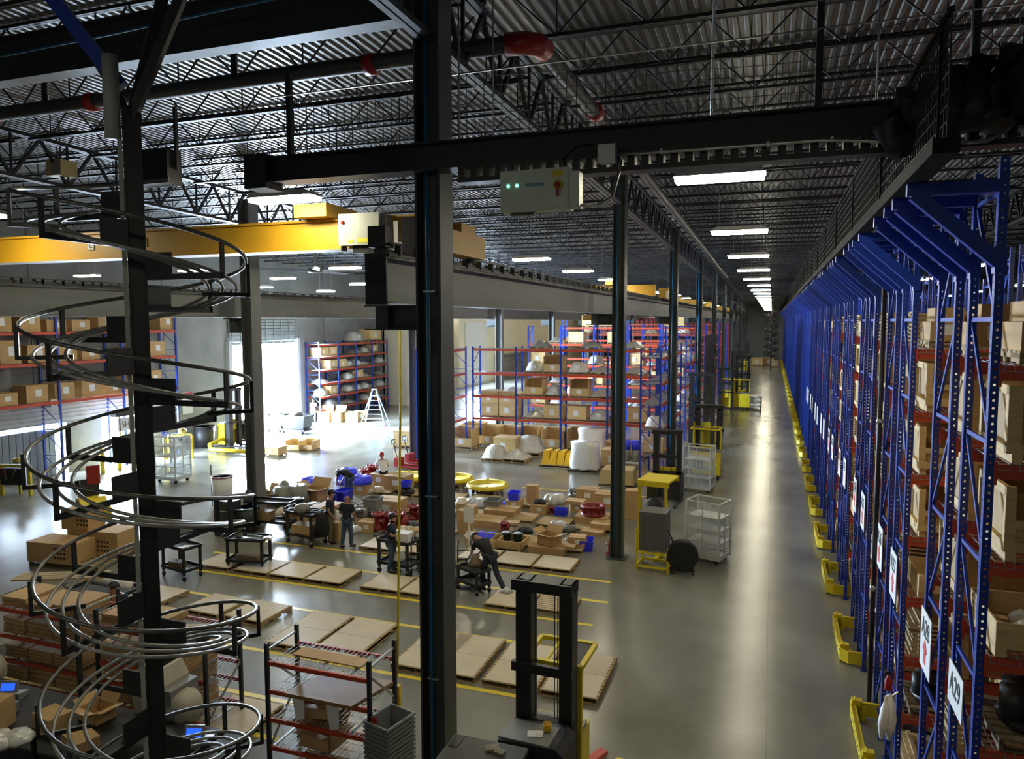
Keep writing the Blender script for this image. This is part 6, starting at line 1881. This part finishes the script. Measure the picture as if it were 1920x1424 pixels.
for i, (x, y, z, L_, lab) in enumerate([(-15.4, 10.9, 1.9, 1.9, 'bundle of pale boards leaning at the left edge'), (-12.6, 11.2, 1.0, 1.6, 'pale boards on the table before the seated worker')]):
    t = thing('board_bundle', lab, 'boards', (x, y, z if i == 0 else 0.95), R(24)); m = MB()
    for j in range(4): m.box(0, L_, j * .12, j * .12 + .1, 0, .04)
    m.build('boards', PINEP, t)
t = thing('packing_table', 'pale packing table before the seated worker', 'table', (-13.9, 11.0, 0))
MB().box(0, 1.9, 0, .7, .88, .92).build('tabletop', CARD2, t)
for x in (.05, 1.8):
    for y in (.05, .6): MB().box(x, x + .05, y, y + .05, 0, .88).build('leg', GALV, t)
cart('low table-like black cart with a card roll left of the worker', (-15.6, 13.4, 0), 0, 1.5, .8, .8, 1.1)
t = thing('paper_roll', 'white paper roll lying behind the left shelves', 'roll', (-15.4, 13.4, .9)); MB().lathe([(0, -.6), (.13, -.6), (.13, .6), (0, .6)], 16, (0, 0, .14), axis='X').build('roll', PAPER, t)

# ------------------------------------------------------------------ cream packing machines and workstation at the bottom left
def void_filler(label, loc, rz):
    t = thing('void_fill_machine', label, 'packing machine', loc, rz, 'beige packing machines')
    m = MB(); n = 9
    prof = [(-.30, 1.0), (.28, 1.0), (.36, 1.25), (.33, 1.55), (.2, 1.78), (-.12, 1.86), (-.3, 1.7), (-.36, 1.35)]
    m.prism(prof, -.28, .28); m.build('hood', BEIGE, t)
    m = MB()
    for i in range(8): m.box(-.3, .28, -.292, -.28, 1.1 + .08 * i, 1.13 + .08 * i)
    m.build('ribs', BEIGE, t)
    MB().lathe([(0, -.26), (.25, -.24), (.31, -.1), (.31, .1), (.25, .24), (0, .26)], 22, (.45, -.05, 1.12), axis='Y').build('drum', BEIGE, t)
    MB().lathe([(0, -.29), (.12, -.29), (.12, -.26), (0, -.26)], 14, (.45, -.05, 1.12), axis='Y').build('drum_hub', GREYPL, t)
    MB().box(.25, .5, -.3, .3, 1.25, 1.5).build('side_cover', GREYPL, t)
    MB().box(-.25, .25, -.2, .2, .0, .06).bar((0, 0, .05), (0, 0, 1.0), .1).build('stand', BLACKPL, t)
    return t


def terminal(label, loc, rz):
    t = thing('touch_terminal', label, 'terminal', loc, rz, 'small blue-screened terminals')
    MB().prism([(-.16, .0), (.16, 0), (.16, .06), (-.16, .14)], -.18, .18, 'YZ').build('base', GREYPL, t, (0, .12, 0))
    o = MB().cbox((0, 0, .26), (.3, .05, .2), 0, R(-18)).build('head', GREYPL, t)
    MB().cbox((0, -.029, .265), (.23, .006, .12), 0, R(-18)).build('screen', SCREEN, o)
    return t


void_filler('ribbed beige packing machine right of the chute post', (-9.55, 9.2, 0), R(0))
void_filler('beige packing machine at the left edge', (-13.9, 9.0, 0), R(0))
t = thing('work_bench', 'black workbench under the blue-screened terminals', 'bench', (-13.2, 7.9, 0))
MB().box(0, 5.6, 0, 1.1, .95, 1.0).build('benchtop', BLACKPL, t)
for x in (.1, 2.2, 3.4, 5.4):
    MB().box(x, x + .06, .05, .11, 0, .95).box(x, x + .06, .95, 1.0, 0, .95).build('leg', BLACK, t)
MB().box(.1, 5.5, .1, 1.0, .25, .28).build('lower_shelf', DARK, t)
terminal('blue-screened terminal on the bench right of the chute post', (-8.15, 8.45, 1.0), R(18))
terminal('blue-screened terminal on the bench at the left edge', (-12.2, 8.5, 1.0), R(22))
t = thing('scale', 'grey scale housing below the left blue-screened terminal', 'scale', (-12.0, 8.2, 1.0)); MB().box(-.25, .25, -.2, .15, 0, .16).build('housing', GREYPL, t)
G['tall'][0].put((-11.6, 7.9, 1.0), R(12), 'brown carton with pale top on the bench, bottom left', None, (.75, .75, .55))
G['ocar'][0].put((-10.3, 8.6, 1.0), R(-8), 'open carton with papers on the bench left of the chute post', None, (.8, .8, .7))
G['car'][0].put((-10.75, 8.15, 1.0), R(-12), 'pale box with white label on the bench left of the chute post', None, (.9, .8, .8))
G['car'][0].put((-9.9, 7.95, 1.0), R(-20), 'low brown carton on the bench beside the chute post', None, (1.0, .8, .5))
G['bag'][0].put((-11.0, 7.6, 1.0), 0, 'crumpled pale paper at the very bottom left', None, (1.0, .9, .5))
loose('dark_pouch', 'black crumpled cloth on the bench right of the chute post', 'cloth', (-8.8, 8.2, 1.0), lambda m: m.lathe([(.45, 0), (.4, .14), (.2, .25), (0, .28)], 9), BLACKPL)
t = thing('yellow_bin', 'yellow rimmed white bin behind the chute, bottom left', 'bin', (-11.3, 11.6, 0))
MB().box(-.35, .35, -.25, .25, 0, .75).build('body', WHITEP, t); MB().box(-.37, .37, -.27, .27, .75, .84).build('rim', YELLOW, t)

# ------------------------------------------------------------------ people
def skin(name, pts, edges, radii, m_, parent, levels=2, root=0):
    me = bpy.data.meshes.new(name); me.from_pydata([tuple(p) for p in pts], edges, [])
    o = bpy.data.objects.new('tmp_skin', me); COL.objects.link(o)
    md = o.modifiers.new('s', 'SKIN'); sv = me.skin_vertices[0].data
    for i, r in enumerate(radii):
        sv[i].radius = (r, r) if not isinstance(r, tuple) else r
    sv[root].use_root = True
    sd = o.modifiers.new('d', 'SUBSURF'); sd.levels = levels; sd.render_levels = levels
    dg = bpy.context.evaluated_depsgraph_get(); dg.update()
    em = bpy.data.meshes.new_from_object(o.evaluated_get(dg), depsgraph=dg)
    bpy.data.objects.remove(o)
    em.polygons.foreach_set('use_smooth', [True] * len(em.polygons)); em.materials.clear()
    return link(name, em, m_, parent)


def person(label, loc, rz, pose, shirt, trousers, cap=None, hair=True, scale=1., group=None, legs=True):
    """pose: dict of joints in metres, x right, y forward, z up"""
    t = thing('person', label, 'person', loc, rz, group)
    t.scale = (scale,) * 3
    P = dict(pel=(0, 0, .94), sp=(0, .0, 1.12), ch=(0, .0, 1.32), nk=(0, .01, 1.47), hb=(0, .02, 1.56), ht=(0, .03, 1.70),
             shL=(-.18, 0, 1.40), shR=(.18, 0, 1.40), elL=(-.24, -.02, 1.12), elR=(.24, -.02, 1.12), haL=(-.22, .1, .88), haR=(.22, .1, .88),
             hpL=(-.09, 0, .90), hpR=(.09, 0, .90), knL=(-.11, .03, .50), knR=(.11, .03, .50), anL=(-.11, 0, .09), anR=(.11, 0, .09), toL=(-.13, .17, .04), toR=(.13, .17, .04))
    P.update(pose)
    V = {k: Vector(v) for k, v in P.items()}
    names = ['pel', 'sp', 'ch', 'nk', 'hb', 'ht', 'shL', 'elL', 'haL', 'shR', 'elR', 'haR', 'hpL', 'knL', 'anL', 'toL', 'hpR', 'knR', 'anR', 'toR']
    rad = dict(pel=.125, sp=.12, ch=.14, nk=.058, hb=.082, ht=.088, shL=.062, elL=.042, haL=.027, shR=.062, elR=.042, haR=.027, hpL=.09, knL=.06, anL=.042, toL=.035, hpR=.09, knR=.06, anR=.042, toR=.035)
    ed = [('pel', 'sp'), ('sp', 'ch'), ('ch', 'nk'), ('nk', 'hb'), ('hb', 'ht'), ('ch', 'shL'), ('shL', 'elL'), ('elL', 'haL'), ('ch', 'shR'), ('shR', 'elR'), ('elR', 'haR'),
          ('pel', 'hpL'), ('hpL', 'knL'), ('knL', 'anL'), ('anL', 'toL'), ('pel', 'hpR'), ('hpR', 'knR'), ('knR', 'anR'), ('anR', 'toR')]
    ix = {n: i for i, n in enumerate(names)}
    body = skin('body', [V[n] for n in names], [(ix[a], ix[b]) for a, b in ed], [rad[n] for n in names], SKIN, t)

    def sub(nm, ns, rs, es, m_):
        j = {n: i for i, n in enumerate(ns)}
        return skin(nm, [V[n] for n in ns], [(j[a], j[b]) for a, b in es], rs, m_, t)
    V['uaL'] = V['shL'].lerp(V['elL'], .75); V['uaR'] = V['shR'].lerp(V['elR'], .75); V['nb'] = V['ch'].lerp(V['nk'], .55)
    V['hem'] = V['pel'] + (V['pel'] - V['sp']).normalized() * .06
    sub('shirt', ['ch', 'sp', 'pel', 'hem', 'nb', 'shL', 'uaL', 'shR', 'uaR'], [(.175, .135), (.155, .13), (.165, .14), (.16, .14), (.1, .085), .085, .07, .085, .07],
        [('ch', 'sp'), ('sp', 'pel'), ('pel', 'hem'), ('ch', 'nb'), ('ch', 'shL'), ('shL', 'uaL'), ('ch', 'shR'), ('shR', 'uaR')], shirt)
    sub('trousers', ['pel', 'hpL', 'knL', 'anL', 'hpR', 'knR', 'anR'], [.14, .105, .08, .068, .105, .08, .068], [('pel', 'hpL'), ('hpL', 'knL'), ('knL', 'anL'), ('pel', 'hpR'), ('hpR', 'knR'), ('knR', 'anR')], trousers)
    for s in 'LR':
        a, b = V['an' + s], V['to' + s]
        sb = MB().tube([a + Vector((0, -.0, .05)), a + (a - b) * .25 - Vector((0, 0, .03)), (a + b) / 2 - Vector((0, 0, .01)), b, b + (b - a) * .25 - Vector((0, 0, .005))], [.05, .045, .05, .045, .025], 8)
        sb.build('shoe', BOOT, t)
        h, e = V['ha' + s], V['el' + s]
        d = (h - e).normalized(); sd = d.cross(Vector((0, 0, 1))).normalized() if abs(d.z) < .95 else Vector((1, 0, 0))
        nz_ = sd.cross(d).normalized(); sg = -1 if s == 'L' else 1
        m = MB().tube([h - d * .03, h + d * .02, h + d * .07, h + d * .09], [.026, .036, .038, .03], 8)
        for k, (o_, L_) in enumerate(((-.03, .07), (-.01, .08), (.01, .075), (.03, .06))):
            p0 = h + d * .085 + sd * o_; p1 = p0 + d * L_ * .5 - nz_ * .012; p2 = p1 + d * L_ * .35 - nz_ * .03
            m.tube([p0, p1, p2], [.0095, .009, .007], 6)
        p0 = h + d * .03 - sd * sg * .03; m.tube([p0, p0 - sd * sg * .025 + d * .03, p0 - sd * sg * .03 + d * .06 - nz_ * .01], [.011, .01, .008], 6)
        m.build('hand', SKIN, t)
    # face
    hd = (V['ht'] - V['hb']).normalized(); fw = P.get('look')
    fw = Vector(fw).normalized() if fw else Vector((0, 1, 0)); fw = (fw - hd * fw.dot(hd)).normalized(); rt = fw.cross(hd)
    c = V['hb'].lerp(V['ht'], .45)
    f = MB().tube([c + fw * .085 + hd * .02, c + fw * .112 - hd * .012, c + fw * .09 - hd * .022], [.008, .014, .01], 6); f.build('nose', SKIN, t)
    for s_ in (-1, 1):
        MB().tube([c + rt * s_ * .09 - hd * .03, c + rt * s_ * .097 + hd * .0, c + rt * s_ * .09 + hd * .03], [.008, .014, .01], 6).build('ear', SKIN, t)
        MB().tube([c + fw * .088 + rt * s_ * .035 + hd * .022, c + fw * .09 + rt * s_ * .025 + hd * .022], [.009, .009], 6).build('eye', INK, t)
    MB().tube([c + fw * .092 - rt * .025 - hd * .05, c + fw * .096 - hd * .052, c + fw * .092 + rt * .025 - hd * .05], [.005, .007, .005], 6).build('mouth', mat('lips', (.22, .07, .06), .5, 0, 0), t)
    q = V['ht'] - hd * .02 - fw * .015
    hm = MB(); n = 14; prof = [(.103, -.05), (.108, .0), (.1, .05), (.07, .085), (.0, .1)] if cap else [(.088, -.1), (.1, -.05), (.103, .0), (.094, .045), (.06, .078), (.0, .09)]
    vs = []
    for (r, z) in prof:
        for k in range(n):
            a = 2 * PI * k / n; back = fw.dot(rt * math.cos(a) + fw * math.sin(a))
            vs.append(q + rt * (r * math.cos(a)) + fw * (r * math.sin(a) * 1.08 - .01) + hd * (z + (.055 if (z < .02 and back > .3 and not cap) else 0)))
    fs = [(i * n + k, i * n + (k + 1) % n, (i + 1) * n + (k + 1) % n, (i + 1) * n + k) for i in range(len(prof) - 1) for k in range(n)]
    hm.add(vs, fs, True)
    if cap: o = hm.build('cap', cap, t); MB().add([q + fw * .09 - rt * .07 - hd * .02, q + fw * .09 + rt * .07 - hd * .02, q + fw * .19 + rt * .05 - hd * .035, q + fw * .19 - rt * .05 - hd * .035, q + fw * .09 - rt * .07 - hd * .01, q + fw * .09 + rt * .07 - hd * .01, q + fw * .19 + rt * .05 - hd * .028, q + fw * .19 - rt * .05 - hd * .028],
                                                  [(0, 1, 2, 3), (7, 6, 5, 4), (0, 4, 5, 1), (1, 5, 6, 2), (2, 6, 7, 3), (3, 7, 4, 0)]).build('cap_brim', cap, o)
    elif hair: hm.build('hair', HAIR, t)
    return t


GREYCAP = mat('grey_cap', (.2, .23, .25), .8, 0, .1, 9)
# man reading by the yellow cable (side view, facing right, right arm forward)
person('standing man in navy shirt and jeans behind the yellow cable, hands forward', at(735, 1074), R(-80),
       dict(elL=(-.22, .05, 1.13), haL=(-.12, .32, 1.12), elR=(.22, .06, 1.14), haR=(.12, .36, 1.15), hb=(0, .05, 1.55), ht=(0, .07, 1.69), look=(0, 1, -.4), knL=(-.09, .03, .5), anL=(-.12, .03, .09), anR=(.1, -.06, .09), toL=(-.12, .19, .04), toR=(.12, .11, .04)), SHIRT, JEANS, scale=1.04)
person('bald man in navy shirt and blue jeans seen from behind, talking', at(652, 1028), R(4),
       dict(elL=(-.27, .02, 1.12), haL=(-.12, .25, 1.06), elR=(.25, -.02, 1.12), haR=(.24, .08, .88), anL=(-.15, -.1, .09), toL=(-.17, .07, .04), knL=(-.13, .0, .5), anR=(.1, .06, .09), toR=(.12, .23, .04)), SHIRT, JEANS, hair=False, scale=1.03)
person('dark-haired man in navy shirt and khaki trousers facing the bald man', at(620, 1018), R(-70),
       dict(elL=(-.24, .08, 1.12), haL=(-.2, .3, 1.0), elR=(.26, .02, 1.1), haR=(.2, .16, .86), look=(0, 1, -.5), hb=(0, .05, 1.55), ht=(0, .08, 1.69)), SHIRT, KHAKI, scale=1.05)
person('man in black shirt and grey cap bending over the gearbox', at(916, 1108), R(62),
       dict(pel=(0, -.05, .92), sp=(0, .08, 1.08), ch=(0, .24, 1.2), nk=(0, .38, 1.27), hb=(0, .46, 1.27), ht=(0, .58, 1.24), shL=(-.19, .3, 1.2), shR=(.19, .3, 1.2), elL=(-.2, .42, .95), elR=(.2, .42, .95), haL=(-.1, .6, .8), haR=(.12, .58, .78),
            hpL=(-.1, -.05, .88), hpR=(.1, -.05, .88), knL=(-.12, .1, .48), anL=(-.12, .05, .09), toL=(-.13, .22, .04), knR=(.14, -.14, .48), anR=(.16, -.42, .1), toR=(.17, -.25, .04), look=(0, .3, -1)), BLKSH, DJEAN, cap=GREYCAP, scale=1.1)
person('man in black shirt and jeans bending over the blue totes', at(655, 940), R(75),
       dict(pel=(0, -.05, .95), sp=(0, .1, 1.05), ch=(0, .28, 1.12), nk=(0, .42, 1.12), hb=(0, .5, 1.08), ht=(0, .6, 1.0), shL=(-.19, .34, 1.1), shR=(.19, .34, 1.1), elL=(-.2, .44, .85), elR=(.2, .44, .85), haL=(-.1, .55, .68), haR=(.12, .55, .66), look=(0, .2, -1)), BLKSH, JEANS, scale=1.1)
q = at(718, 908)
person('crouching person in white and black with a red cap behind the goods', q, R(40),
       dict(pel=(0, -.05, .5), sp=(0, .02, .68), ch=(0, .12, .86), nk=(0, .18, .98), hb=(0, .2, 1.06), ht=(0, .23, 1.19), shL=(-.18, .12, .92), shR=(.18, .12, .92), elL=(-.24, .2, .66), elR=(.24, .2, .66), haL=(-.1, .38, .6), haR=(.12, .38, .6),
            hpL=(-.09, -.05, .46), hpR=(.09, -.05, .46), knL=(-.16, .36, .5), knR=(.16, .36, .5), anL=(-.13, .08, .09), anR=(.13, .08, .09), toL=(-.14, .26, .04), toR=(.14, .26, .04)), WHITEP, BLKSH, cap=REDP, scale=1.15)
person('bearded man in navy shirt working at the packing table, lower left', (-13.6, 12.0, 0), R(185),
       dict(elL=(-.26, .1, 1.12), elR=(.26, .1, 1.12), haL=(-.12, .36, 1.02), haR=(.12, .36, 1.02), hb=(0, .08, 1.54), ht=(0, .12, 1.67), nk=(0, .05, 1.47), look=(0, 1, -1)), SHIRT, DJEAN, scale=1.02)
person('distant worker in pale clothes by the rack at the doorway', at(588, 792), R(200), dict(elL=(-.3, .1, 1.2), haL=(-.2, .3, 1.3)), mat('pale_shirt', (.35, .5, .5), .8, 0, .1, 5), mat('pale_jeans', (.2, .33, .38), .8, 0, .1, 5))
o = MB().lathe([(.1, 0), (.16, .1), (.13, .3), (.05, .42), (0, .44)], 8).build('plastic_bag', WRAP, None, tuple(onz(634, 1006) + Vector((0, 0, .55)))); tag(o, 'clear plastic bag held between the two talking men', 'plastic bag')

# drop prototypes that were never placed
for o in [o for o in bpy.data.objects if o.parent is None and o.get('label') == 'x']:
    for k in KIDS.get(o.name, []): bpy.data.objects.remove(k)
    bpy.data.objects.remove(o)
